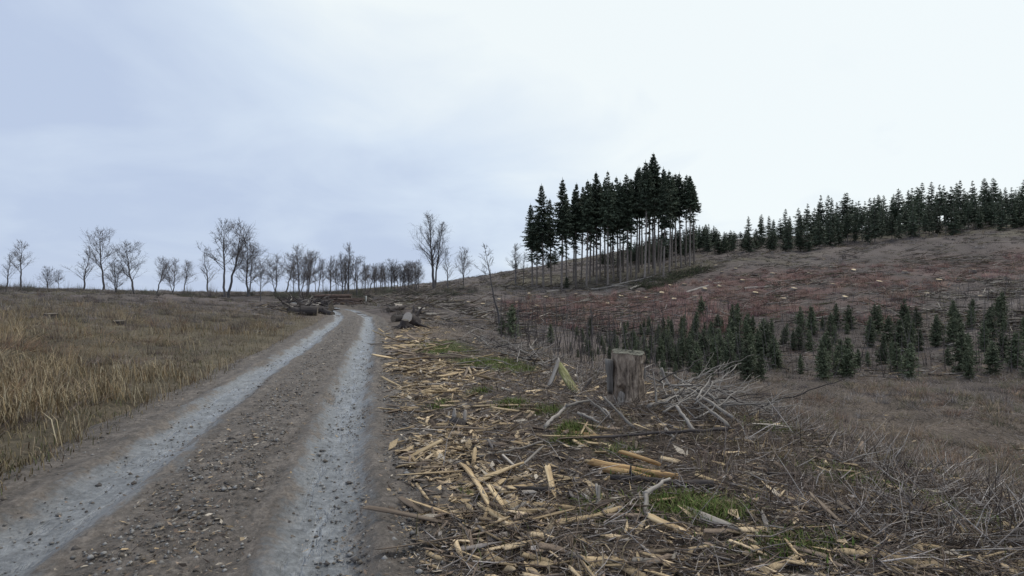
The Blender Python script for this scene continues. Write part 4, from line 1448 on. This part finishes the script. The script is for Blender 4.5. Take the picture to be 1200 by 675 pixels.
for j, (px, py, r) in enumerate(STMP):
    p = at(px, py)
    lab = {0: "pale-cut stump highest beside the stand's right foot", 4: "pale-cut stump at the lower edge of the felled slope below the spruces",
           5: "pale-cut stump in the open felled slope by the photo's right side", 6: "rightmost pale-cut stump on the felled slope"}.get(
        j, "pale-cut stump on the felled slope below the spruces" if px < 860 and px > 700 else ("old cut stump in the rough grass left of the road" if px < 340 else "low cut stump on the far brash slope left of the spruces" if px < 700 else "cut stump on the felled slope under the ridge wood"))
    t = thing("cut_stump", lab, "stump", "cut stumps on the felled hillside", (p[0], p[1], p[2]), (rg.gauss(.22, .1), rg.gauss(0, .1), rg.uniform(0, 6)), 1.0)
    t.rotation_euler.z = rg.gauss(0, .3)
    t.scale = (r * 1.9,) * 3
    if px < 340:
        t.location.z -= .05
        t.rotation_euler.x *= .3
    for nme, me in zip(("bark", "cut_face"), SOLD if px < 340 else SPROTO[j % 4]):
        ob(nme, me, t)
px_log(692, 340, 738, 338.5, .24, "long pale felled pole lying level below the stand", .5, bark=M_DEAD, cat="log", taper=.6)
px_log(716, 336, 766, 325, .24, "long pale felled pole slanting uphill below the stand", 8, bark=M_DEAD, cat="log", taper=.6)
px_log(738, 340, 752, 331, .2, "short pale felled pole at the slanting pole's upper end", 4, bark=M_DEAD)
px_log(608, 358, 625, 349, .32, "dark felled log lying on the brash slope left of the stand", 4)
px_log(640, 343, 655, 346, .2, "grey felled log at the foot of the left-hand spruces", 2, bark=M_DEAD)
px_log(803, 344, 842, 331, .2, "grey pole lying slantwise over the felled slope", 4, bark=M_DEAD, taper=.6)
px_log(872, 340, 935, 330, .22, "grey pole on the felled slope under the ridge wood", 3, bark=M_DEAD, taper=.6)

# ------------------------------------------------------------------ wood splinters scattered along the verge
SPM = []
for j in range(24):
    L = (.13, .17, .21, .26, .32, .38, .47, .6)[j % 8]
    SPM.append((splinter_mesh(L, rg.uniform(.022, .06), rg.uniform(.006, .016), 1000 + j, (M_FRESH, M_GREYW, M_FRESH, M_DULLW, M_DULLW)[j % 5], "splinter"), L))
cand = []
rs2 = np.random.default_rng(31)
while len(cand) < 2600:
    y = 3.3 * (24 / 3.3) ** (rs2.random() ** 1.25)
    off = rs2.exponential(1.5) if rs2.random() < .7 else rs2.uniform(0, 7)
    xr = float(np.interp(y, ROAD[:, 1], ROAD[:, 0]))
    cand.append((xr + 1.6 + off, y))
cand = np.array(cand)
ch = soft_patches(cand[:, 0], cand[:, 1], CHIPS)
cand = cand[rs2.random(len(cand)) <   .22 + .78 * ch * (.3 + .7 * (vnoise(cand[:, 0] * 1.6, cand[:, 1] * 1.6, 44) > .4))]
rs2.shuffle(cand)
cand = cand[:290]
zc = top(cand[:, 0], cand[:, 1])
for i in range(len(cand)):
    me, L = SPM[rs2.integers(24)]
    o = ob("wood_splinter", me, None, (cand[i, 0], cand[i, 1], zc[i] + .015 + rs2.uniform(0, .03)))
    q = Matrix.Rotation(rs2.normal(1.35, .8), 4, "Z") @ Matrix.Rotation(math.pi / 2 + rs2.normal(0, .16), 4, "X") @ Matrix.Rotation(rs2.uniform(-.7, .7), 4, "Z")
    o.rotation_euler = q.to_euler()
    k_ = min(1.9, max(1.0, cand[i, 1] / 7))
    o.scale = (k_ * .9, k_ * .85, k_ * 1.25)
    y_, off_ = cand[i, 1], float(road_u(cand[i:i + 1, 0], cand[i:i + 1, 1])[0])
    where = ("at the near road edge" if off_ < 2.6 else "on the near litter below the stump") if y_ < 6.5 else \
        (("among the fresh chips along the road edge" if off_ < 3.2 else "on the litter left of the stump") if y_ < 13 else "on the far chip-strewn verge towards the log pile")
    size = "short" if L < .2 else ("middling" if L < .4 else "long")
    tag(o, f"{size} torn wood splinter strewn {where}", "splinter", "splinters strewn over the verge")

# ------------------------------------------------------------------ what nobody could count
def scatter_sticks(n, xf, yf, zlift, lmin, lmax, rmin, rmax, elev, cols, seed, mask=None, two=True, yawmu=None):
    """n thin sticks; xf, yf positions; returns arrays for one mesh"""
    rng = np.random.default_rng(seed)
    x, y = xf, yf
    z = top(x, y)
    n = len(x)
    yaw = rng.uniform(0, 6.2832, n) if yawmu is None else rng.normal(yawmu, .7, n)
    el = rng.normal(elev[0], elev[1], n)
    L = rng.uniform(0, 1, n) ** 1.8 * (lmax - lmin) + lmin
    d = np.c_[np.cos(yaw) * np.cos(el), np.sin(yaw) * np.cos(el), np.abs(np.sin(el))]
    P0 = np.c_[x, y, z + rng.uniform(-.01, 1, n) * zlift]
    r = rng.uniform(rmin, rmax, n)
    C = np.asarray(cols)[rng.integers(len(cols), size=n)] * rng.uniform(.6, 1.35, (n, 1))
    if two:
        M = P0 + d * (L * .5)[:, None]
        d2 = d + rng.normal(0, .22, (n, 3))
        E = M + d2 * (L * .5)[:, None]
        return [stick_arrays(P0, M, r, r * .75, 3, C), spike_arrays(M, E, r * .75, C)]
    return spike_arrays(P0, P0 + d * L[:, None], r * 1.2, C)


def emit(name, arrs, mat, label, cat):
    mb = MB()
    flat = []
    for a_ in arrs:
        flat += a_ if isinstance(a_, list) else [a_]
    for V_, F_, C_ in flat:
        if F_.shape[1] == 3:
            mb.add(V_, F_, None, C_)
        else:
            mb.add(V_, None, F_, C_)
    return stuff(ob(name, mb.mesh(name, mat)), label, cat)


def verge_points(n, seed, ymin, ymax, side=1, spread=7.0, power=1.0, reach=1.04):
    """points in the wedge beside the road, denser close to the viewer"""
    rng = np.random.default_rng(seed)
    y = ymin * (ymax / ymin) ** (rng.random(n) ** power)
    xr = np.interp(y, ROAD[:, 1], ROAD[:, 0])
    xe = side * y * reach + side * 1.5
    x = xr + side * 1.5 + (xe - xr - side * 1.5) * rng.random(n)
    u = road_u(x, y) * side
    k = (u > 1.55 + .55 * rng.random(n)) & ((xe - xr) * side > 1.5)
    return x[k], y[k]


def flakes(x, y, smin, smax, cols, seed, lift=.012):
    """flat scraps of bark, leaf and chip, each one tilted its own way"""
    rng = np.random.default_rng(seed)
    n = len(x)
    z = top(x, y) + rng.uniform(.002, lift, n)
    yaw, tl = rng.uniform(0, 6.28, n), rng.normal(0, .3, (n, 2))
    a = np.c_[np.cos(yaw), np.sin(yaw), tl[:, 0]]
    b_ = np.c_[-np.sin(yaw), np.cos(yaw), tl[:, 1]]
    L = (smin + (smax - smin) * rng.random(n) ** 2)[:, None]
    Wd = L * rng.uniform(.12, .45, (n, 1))
    c = np.c_[x, y, z]
    V = np.stack([c - a * L * .5, c - b_ * Wd * .5 + a * L * rng.uniform(-.2, .2, (n, 1)), c + a * L * .5, c + b_ * Wd * .5 + a * L * rng.uniform(-.2, .2, (n, 1))], 1).reshape(-1, 3)
    V[:, 2] += rng.uniform(0, .008, len(V))
    C = np.repeat(np.asarray(cols)[rng.integers(len(cols), size=n)] * rng.uniform(.6, 1.4, (n, 1)), 4, axis=0)
    return V, np.arange(4 * n).reshape(-1, 4), C


def clumps(cx, cy, per, rad, hgt, thick, palette, seed, flat=.0):
    """bushy clumps of stems fanning out from each centre; one tone per clump"""
    rng = np.random.default_rng(seed)
    n = len(cx)
    tone = palette * rng.uniform(.5, 1.6, (n, 1))
    I = np.repeat(np.arange(n), per)
    a, q = rng.uniform(0, 6.28, len(I)), rng.random(len(I)) ** .6
    R, Hh = rad[I], hgt[I]
    bx, by = cx[I] + np.cos(a) * q * R * .6, cy[I] + np.sin(a) * q * R * .6
    gz = H(bx, by)
    P0 = np.c_[bx, by, gz - .04]
    hh = Hh * (1.05 - .6 * q) * rng.uniform(.55, 1.15, len(I))
    P1 = P0 + np.c_[np.cos(a) * q * R * .7 + rng.normal(0, .15, len(I)) * R, np.sin(a) * q * R * .7 + rng.normal(0, .15, len(I)) * R, hh * (1 - flat)]
    C = tone[I] * rng.uniform(.7, 1.3, (len(I), 1))
    return spike_arrays(P0, P1, thick[I] * 1.25, C)


DARK = [(.05, .036, .03), (.14, .104, .08), (.21, .158, .12), (.09, .072, .06)]
GREY = [(.21, .182, .165), (.32, .285, .265), (.14, .115, .10), (.42, .385, .36), (.08, .067, .06)]
TAN = [(.42, .315, .19), (.52, .40, .26), (.33, .245, .15), (.23, .175, .12), (.40, .345, .28)]
rr_ = np.random.default_rng(64)
rr2 = np.random.default_rng(70)
x, y = verge_points(34000, 61, 2.2, 20, 1, power=.85)
kk = soft_patches(x, y, GREEN) < .3 + .6 * rr_.random(len(x))
x, y = x[kk], y[kk]
A1 = scatter_sticks(0, x, y, .04, .05, .36, .002, .0065, (.1, .2), DARK + GREY[:3], 62)
x, y = verge_points(30000, 161, 2.2, 16, 1, power=.85)
kk = soft_patches(x, y, GREEN) < .3 + .6 * rr_.random(len(x))
x, y = x[kk], y[kk]
A1b = flakes(x, y, .015, .09, DARK + GREY[:2] + TAN[3:4], 162, .03)
emit("twig_litter", [A1, A1b], M_LITTER, "dark twigs and bark litter covering the verge", "litter")
x, y = verge_points(14000, 63, 2.4, 24, 1)
g0 = soft_patches(x, y, CHIPS)
kk = rr_.random(len(x)) < .22 + .75 * g0
ex = np.concatenate([np.c_[rr_.normal(cx, rx * .5, 380), rr_.normal(cy, ry * .5, 380)] for cx, cy, rx, ry, a in CHIPS])
ux = road_u(ex[:, 0], ex[:, 1])
ex = ex[(ux > 1.5) & (vnoise(ex[:, 0] * 2, ex[:, 1] * 2, 45) > .35)]
xs, ys = np.r_[x[kk], ex[:, 0]], np.r_[y[kk], ex[:, 1]]
A2 = scatter_sticks(0, xs, ys, .02, .03, .2, .002, .007, (.08, .14), TAN, 65, two=False, yawmu=.1)
A2b = flakes(xs, ys, .04, .22, TAN, 66, .035)
TPL = [splinter_mesh(1.0, rg.uniform(.06, .18), rg.uniform(.02, .045), 2000 + j, None) for j in range(10)]
mb = MB()
q_ = verge_points(11000, 263, 2.6, 22, 1)
o_ = q_[0] - np.interp(q_[1], ROAD[:, 1], ROAD[:, 0]) - 1.6
kq = (soft_patches(q_[0], q_[1], GREEN) < .35 + .5 * rr_.random(len(o_))) & (rr_.random(len(o_)) < np.exp(-np.maximum(o_ - .4, 0) / 1.5) * .95 * (.25 + .75 * (vnoise(q_[0] * 1.3, q_[1] * 1.3, 52) > .36)) + .05)
cx2 = np.r_[q_[0][kq], ex[::4, 0]]
cy2 = np.r_[q_[1][kq], ex[::4, 1]]
cz2 = top(cx2, cy2)
PALS = np.array(TAN[:4] + TAN[:3] + DARK[1:3] + DARK[2:3] + GREY[:1])
for i in range(len(cx2)):
    Vt_, F3_, F4_ = TPL[rr_.integers(10)]
    L_ = rr_.uniform(.08, .36) * min(1.6, max(.9, cy2[i] / 9))
    m3 = np.array(Matrix.Rotation(rr_.normal(1.35, .85), 3, "Z") @ Matrix.Rotation(math.pi / 2 + rr_.normal(0, .2), 3, "X") @ Matrix.Rotation(rr_.uniform(-.8, .8), 3, "Z"))
    mb.add((Vt_ * L_) @ m3.T + [cx2[i], cy2[i], cz2[i] + rr_.uniform(-.005, .04)], F3_, F4_, PALS[rr_.integers(len(PALS))] * rr_.uniform(.6, 1.25))
stuff(ob("splinter_litter", mb.mesh("splinter_litter", M_LITTER)), "carpet of small torn splinters and bark beside the road", "splinters")
emit("wood_chips", [A2, A2b], M_LITTER, "pale yellow wood chips spread beside the road", "wood chips")
# grey brush twigs, upright and arching, over the verge's outer half, the brink and the bank
x, y = verge_points(46000, 67, 3.5, 40, 1)
xr = np.interp(y, ROAD[:, 1], ROAD[:, 0])
dn = (x - xr)
kk = rr_.random(len(x)) < np.clip((dn - 2.6) / 4, .015, 1) * (.2 + .8 * (vnoise(x / 1.2, y / 1.2, 90) > .42))
kk &= soft_patches(x, y, GREEN) < .25
x, y = x[kk], y[kk]
A3 = scatter_sticks(0, x, y, .05, .12, .6, .002, .0055, (.45, .4), GREY + DARK[:2], 68)
emit("brushwood", [A3], M_LITTER, "grey leafless brushwood on the outer verge and bank", "brushwood")
# rough growth over the slopes: heather, bracken, dead grass and brash, clump by clump
REDP = [(22, 72, 32, 30, 1.0), (10, 62, 16, 16, .8), (44, 86, 26, 24, 1.0), (84, 92, 34, 24, .8)]
n = 11000
y = 20 * (235 / 20) ** (rr2.random(n) ** .85)
x = (rr2.random(n) * 2.05 - 1.02) * y
u = road_u(x, y)
kk = (np.abs(u) > 3.0) & ((u < 0) | (u > 6) | (y > 30))
x, y = x[kk], y[kk]
n_a = fbm(x, y, 6, 4, 40)
redm = soft_patches(x, y, REDP) * sstep(-.6, .3, n_a)
BASE = np.array([[.11, .094, .094], [.07, .056, .058], [.15, .132, .128], [.10, .092, .055], [.05, .042, .042], [.19, .175, .17], [.13, .105, .07]])
REDC = np.array([[.145, .082, .068], [.11, .064, .058], [.175, .11, .085]])
pal = np.where((rr2.random(len(x)) < redm)[:, None], REDC[rr2.integers(3, size=len(x))], BASE[rr2.integers(7, size=len(x))])
f = np.clip(y / 70, .5, 2.6)
rad, hgt = rr2.uniform(.35, .9, len(x)) * f ** .7, rr2.uniform(.25, .8, len(x)) * f ** .55
A4 = clumps(x, y, 20, rad, hgt, .012 * f, pal, 71)
# long pale and dark sticks of felling waste lying about
n = 9000
y = 28 * (200 / 28) ** rr2.random(n)
x = (rr2.random(n) * 1.5 - .48) * y
kk = (np.abs(road_u(x, y)) > 4) & (vnoise(x / 7, y / 9, 46) > .42)
x, y = x[kk], y[kk]
z = H(x, y)
yaw, L = rr2.uniform(0, 6.28, len(x)), rr2.uniform(.5, 2.6, len(x)) * np.clip(y / 70, .5, 1.6)
P0 = np.c_[x, y, z + rr2.uniform(.05, .35, len(x))]
P1 = P0 + np.c_[np.cos(yaw) * L, np.sin(yaw) * L, rr2.normal(.05, .15, len(x)) * L]
P1[:, 2] = np.maximum(P1[:, 2], H(P1[:, 0], P1[:, 1]) + .05)
rk = (.012 + .022 * np.clip(y / 70, .5, 2.4)) * rr2.uniform(.5, 1.5, len(x))
pal = np.array([[.24, .22, .21], [.16, .14, .13], [.07, .055, .05], [.34, .31, .28], [.05, .042, .04], [.26, .2, .13]])[rr2.integers(6, size=len(x))]
A5 = spike_arrays(P0, P1, rk * 1.2, pal * rr2.uniform(.7, 1.2, (len(x), 1)))
n = 1500
y = rr2.uniform(46, 100, n)
x = rr2.uniform(-.02, .95, n) * y
kk = (soft_patches(x, y, REDP) > .15) & (vnoise(x / 6, y / 6, 54) > .33)
x, y = x[kk], y[kk]
A9 = clumps(x, y, 34, rr2.uniform(.5, 1.2, len(x)), rr2.uniform(.5, 1.5, len(x)), np.full(len(x), .014), np.array([[.20, .115, .10], [.17, .10, .10], [.15, .08, .066], [.22, .15, .12]])[rr2.integers(4, size=len(x))], 76)
# heaps of felling waste
hp = []
hn = 150
hy = 42 * (190 / 42) ** rr2.random(hn)
hx = (rr2.random(hn) * 1.35 - .30) * hy
for cx_, cy_ in zip(hx, hy):
    if abs(float(road_u(np.array([cx_]), np.array([cy_]))[0])) < 7:
        continue
    q = rr2.integers(35, 75)
    f_ = min(1.7, .6 + cy_ / 110)
    dirn = rr2.uniform(-1.2, 1.2)
    a_, b_ = rr2.normal(0, 2.4 * f_, q), rr2.normal(0, .7 * f_, q)
    px_, py_ = cx_ + a_ * math.cos(dirn) - b_ * math.sin(dirn), cy_ + a_ * math.sin(dirn) + b_ * math.cos(dirn)
    hp.append(np.c_[px_, py_, H(px_, py_) + np.abs(rr2.normal(0, .32, q)) * np.exp(-(b_ / f_) ** 2), rr2.normal(dirn, .9, q), rr2.uniform(.6, 2.4, q) * f_])
hp = np.concatenate(hp)
P1 = hp[:, :3] + np.c_[np.cos(hp[:, 3]), np.sin(hp[:, 3]), rr2.normal(.04, .16, len(hp))] * hp[:, 4:5]
P1[:, 2] = np.maximum(P1[:, 2], H(P1[:, 0], P1[:, 1]) + .05)
rk = rr2.uniform(.018, .06, len(hp))
pal = np.array([[.26, .235, .21], [.14, .118, .10], [.06, .048, .04], [.36, .32, .27], [.045, .036, .032], [.09, .085, .045], [.10, .07, .05]])[rr2.integers(7, size=len(hp))]
A5b = stick_arrays(hp[:, :3], P1, rk, rk * .5, 4, pal * rr2.uniform(.7, 1.2, (len(hp), 1)))
emit("rough_growth", [A4, A5, A5b, A9], M_LITTER, "heather, bracken and brash covering the felled hillside", "undergrowth")
n = 2000
hx_px = rr2.uniform(-20, 560, n)
y = rr2.uniform(84, 112, n) + np.clip((hx_px - 440) * .12, 0, 20)
x = (hx_px - 600) / 640 * y
kk = (np.abs(road_u(x, y)) > 4) & (vnoise(x / 4, y / 6, 49) > .38) & ((hx_px > 385) | (rr2.random(n) < .6))
x, y = x[kk], y[kk]
pal = np.array([[.06, .058, .045], [.09, .075, .068], [.055, .06, .042], [.13, .11, .105]])[rr2.integers(4, size=len(x))]
A7 = clumps(x, y, 46, rr2.uniform(.7, 1.6, len(x)), rr2.uniform(.6, 1.0, len(x)) * (1 + 2.6 * rr2.random(len(x)) ** 3) * np.interp((x / y * 640 + 600), [440, 560], [1, .5]), np.full(len(x), .018), pal, 74)
emit("scrub", [A7], M_LITTER, "dark leafless scrub under the skyline trees", "scrub")
# the same, finer, on the near left bank and down the near bank on the right
n = 2600
y = 4 * (24 / 4) ** rr2.random(n)
sd_ = rr2.random(n) < .62
x = np.where(sd_, np.interp(y, ROAD[:, 1], ROAD[:, 0]) - 2.8 - rr2.random(n) ** 1.2 * (y * .75 + 2), (rr2.random(n) * .75 + .33) * y)
u = road_u(x, y)
kk = np.abs(u) > 2.6
kk &= soft_patches(x, y, GREEN) < .3
kk &= vnoise(x / 1.5, y / 1.5, 47) > np.where(u < 0, .3, .42)
x, y = x[kk], y[kk]
pal = BASE[rr2.integers(7, size=len(x))] * np.array([1.1, 1.0, .9])
A6 = clumps(x, y, 26, rr2.uniform(.14, .42, len(x)), rr2.uniform(.08, .34, len(x)), rr2.uniform(.0025, .0045, len(x)), pal, 73)
n = 420
y = 5 * (60 / 5) ** rr2.random(n)
x = np.interp(y, ROAD[:, 1], ROAD[:, 0]) - 3.2 - rr2.random(n) * (y * .8 + 2)
kk = (road_u(x, y) < -3) & (vnoise(x / 5, y / 5, 53) > .45)
x, y = x[kk], y[kk]
A8 = clumps(x, y, 34, rr2.uniform(.3, .9, len(x)), rr2.uniform(.3, .95, len(x)), np.full(len(x), .0045), np.array([[.20, .15, .09], [.13, .08, .055], [.10, .075, .06], [.24, .19, .12]])[rr2.integers(4, size=len(x))], 75)
n = 1700
y = 9 * (42 / 9) ** rr2.random(n)
x = (.30 + .75 * rr2.random(n)) * y
kk = (road_u(x, y) > 6.5) & (vnoise(x / 2.2, y / 2.2, 55) > .36)
x, y = x[kk], y[kk]
A10 = clumps(x, y, 26, rr2.uniform(.25, .7, len(x)), rr2.uniform(.15, .65, len(x)), np.full(len(x), .006), np.array([[.19, .13, .085], [.14, .085, .065], [.10, .08, .07], [.22, .17, .115], [.09, .09, .05], [.17, .15, .14]])[rr2.integers(6, size=len(x))], 77)
emit("low_heather", [A6, A8, A10], M_LITTER, "low heather and dead bracken clumps on the near banks", "undergrowth")
# bare whips standing among the young spruces
n = 2500
y = rr2.uniform(29, 64, n)
x = rr2.uniform(-.03, .98, n) * y
kk = rr2.random(n) < np.where(x / y > .42, .5, 1.0) * (vnoise(x / 3, y / 3, 97) > .3)
x, y = x[kk], y[kk]
P0 = np.c_[x, y, H(x, y) - .05]
hh = .6 + 2.6 * rr2.random(len(x)) ** 1.8
P1 = P0 + np.c_[rr2.normal(0, .13, len(x)) * hh, rr2.normal(0, .13, len(x)) * hh, hh]
Cw = np.array([[.10, .085, .08], [.15, .135, .13], [.07, .058, .055]])[rr2.integers(3, size=len(x))]
emit("bare_whips", [stick_arrays(P0, P1, .022, .008, 3, Cw)], M_LITTER, "thin leafless whips standing among the young spruces", "saplings")
# green spruce brash below the stand
n = 5200
bpx = rr2.random(n)
Pb = [at(745 + 85 * t_, 341 - 27 * t_) for t_ in np.linspace(0, 1, 14)]
Pb = np.array(Pb)
bx = np.interp(bpx, np.linspace(0, 1, 14), Pb[:, 0]) + rr2.normal(0, 1.6, n)
by = np.interp(bpx, np.linspace(0, 1, 14), Pb[:, 1]) + rr2.normal(0, 2.0, n)
kb = vnoise(bx / 2.2, by / 3.0, 48) > .42
bx, by = bx[kb], by[kb]
n = len(bx)
bz = top(bx, by) + np.abs(rr2.normal(0, .3, n))
yaw = rr2.uniform(0, 6.28, n)
el = rr2.normal(.2, .4, n)
d = np.c_[np.cos(yaw) * np.cos(el), np.sin(yaw) * np.cos(el), np.sin(el)]
P0 = np.c_[bx, by, bz]
Cb = np.array([[.045, .06, .03], [.06, .075, .035], [.10, .085, .06], [.05, .045, .035]])[rr2.integers(4, size=n)]
emit("green_brash", [stick_arrays(P0, P0 + d * rr2.uniform(.3, .9, n)[:, None], .05, .01, 3, Cb)], M_LITTER, "felled green spruce brash lying below the stand", "brash")

# grass: green tufts, and rough yellowed grass on the left bank
def blades(x, y, hmin, hmax, w, cols, seed):
    rng = np.random.default_rng(seed)
    n = len(x)
    z = top(x, y)
    yaw = rng.uniform(0, 6.28, n)
    le = rng.uniform(.15, .9, n)
    h = rng.uniform(hmin, hmax, n)
    d = np.c_[np.cos(yaw), np.sin(yaw), np.zeros(n)]
    s = np.c_[-np.sin(yaw), np.cos(yaw), np.zeros(n)]
    up = np.array([[0, 0, 1.]])
    P = np.c_[x, y, z - .01]
    ww = (w * rng.uniform(.6, 1.3, n))[:, None]
    mid = P + up * (h * .6)[:, None] + d * (h * le * .35)[:, None]
    tp = P + up * (h * (1 - .3 * le))[:, None] + d * (h * le)[:, None]
    V = np.stack([P - s * ww, P + s * ww, mid + s * ww * .7, mid - s * ww * .7, tp], 1).reshape(-1, 3)
    o_ = np.arange(n)[:, None] * 5
    C = np.repeat(np.asarray(cols)[rng.integers(len(cols), size=n)] * rng.uniform(.7, 1.3, (n, 1)), 5, axis=0)
    return V, np.concatenate([o_ + 3, o_ + 2, o_ + 4], 1), np.concatenate([o_, o_ + 1, o_ + 2, o_ + 3], 1), C


GC = [(.08, .135, .025), (.12, .175, .035), (.16, .185, .055), (.18, .165, .07), (.14, .11, .06)]
DC = [(.17, .135, .075), (.21, .165, .10), (.12, .10, .05), (.08, .085, .035), (.28, .225, .15), (.13, .09, .06)]
gp = []
for cx, cy, rx, ry, a in GREEN:
    m_ = int(min(5000, 3000 * a * (rx * ry) ** .5 * min(1.0, (9 / max(cy, 3)) ** .3)))
    gp.append(np.c_[rr2.normal(cx, rx * .38, m_), rr2.normal(cy, ry * .38, m_)])
gp = np.concatenate(gp)
gp = gp[road_u(gp[:, 0], gp[:, 1]) > 2.0]
mb = MB()
mb.add(*[(lambda q: (q[0], q[1], q[2], q[3]))(blades(gp[:, 0], gp[:, 1], .02, .10, .0045, GC, 80))][0])
stuff(ob("green_grass", mb.mesh("green_grass", M_GRASS)), "short bright green grass and moss in patches on the verge", "grass")
x, y = verge_points(42000, 81, 2.0, 50, -1, reach=.96)
kk = rr2.random(len(x)) < .38 + .62 * (vnoise(x / .9, y / .9, 99) * .6 + vnoise(x / 3.1, y / 3.1, 101) * .4 > .44)
mb = MB()
mb.add(*blades(x[kk], y[kk], .03, .16, .005, DC, 82))
kk = (vnoise(x / .7, y / .7, 102) * .5 + vnoise(x / 2.3, y / 2.3, 103) * .5 > .60)
mb.add(*blades(x[kk], y[kk], .18, .5, .005, [(.30, .24, .15), (.24, .18, .10), (.19, .13, .075), (.34, .29, .2)], 85))
x, y = verge_points(16000, 83, 3.0, 40, 1, 8)
kk = (rr2.random(len(x)) < .6 * (vnoise(x / 1.6, y / 1.6, 100) > .5))
mb.add(*blades(x[kk], y[kk], .04, .2, .004, DC, 84))
stuff(ob("rough_grass", mb.mesh("rough_grass", M_GRASS)), "rough yellowed grass on the bank left of the road", "grass")

# loose stones on the road
n = 20000
y = 2.2 * (40 / 2.2) ** rr2.random(n)
u_ = rr2.normal(0, 1, n) * 1.0
u_ = np.where(rr2.random(n) < .35, rr2.normal(0, .35, n), np.where(rr2.random(n) < .5, rr2.normal(1.55, .25, n), rr2.uniform(-2, 2, n)))
x = np.interp(y, ROAD[:, 1], ROAD[:, 0]) + u_
z = base_h(x, y) + .03 * fbm(x, y, .5, 4, 71) + .035 * np.exp(-(road_u(x, y) / .4) ** 2) - .075 * np.exp(-(np.abs(np.abs(road_u(x, y)) - .95) / .30) ** 4) - .24 * sstep(1.75, 2.7, np.abs(road_u(x, y)))
rad = rr2.lognormal(-4.75, .5, n).clip(.003, .035)
oct_v = np.array([[1, 0, 0], [0, 1, 0], [-1, 0, 0], [0, -1, 0], [0, 0, .7], [0, 0, -.6]])
oct_f = np.array([[0, 1, 4], [1, 2, 4], [2, 3, 4], [3, 0, 4], [1, 0, 5], [2, 1, 5], [3, 2, 5], [0, 3, 5]])
V = (oct_v[None] * rr2.uniform(.6, 1.3, (n, 6, 1))) * rad[:, None, None] + np.c_[x, y, z + rad * .3][:, None]
F3 = (oct_f[None] + (np.arange(n) * 6)[:, None, None]).reshape(-1, 3)
C = np.repeat(np.array([[.17, .16, .15], [.09, .08, .074], [.26, .25, .24], [.13, .11, .09]])[rr2.integers(4, size=n)], 6, axis=0)
mb = MB()
mb.add(V.reshape(-1, 3), F3, None, C)
stuff(ob("road_gravel", mb.mesh("road_gravel", M_STONE)), "loose gravel stones on the forest road", "gravel")
# leaf and bark scraps trodden into the road
n = 9000
y = 2.2 * (34 / 2.2) ** rr2.random(n)
u_ = np.where(rr2.random(n) < .45, rr2.normal(0, .38, n), np.where(rr2.random(n) < .75, 1.9 - np.abs(rr2.normal(0, .4, n)), rr2.uniform(-2, 2, n)))
x = np.interp(y, ROAD[:, 1], ROAD[:, 0]) + u_
V, F_, C = flakes(x, y, .012, .07, DARK + TAN[2:], 90, .02)
emit("road_scraps", [(V, F_, C)], M_LITTER, "leaf and bark scraps trodden into the road", "litter")
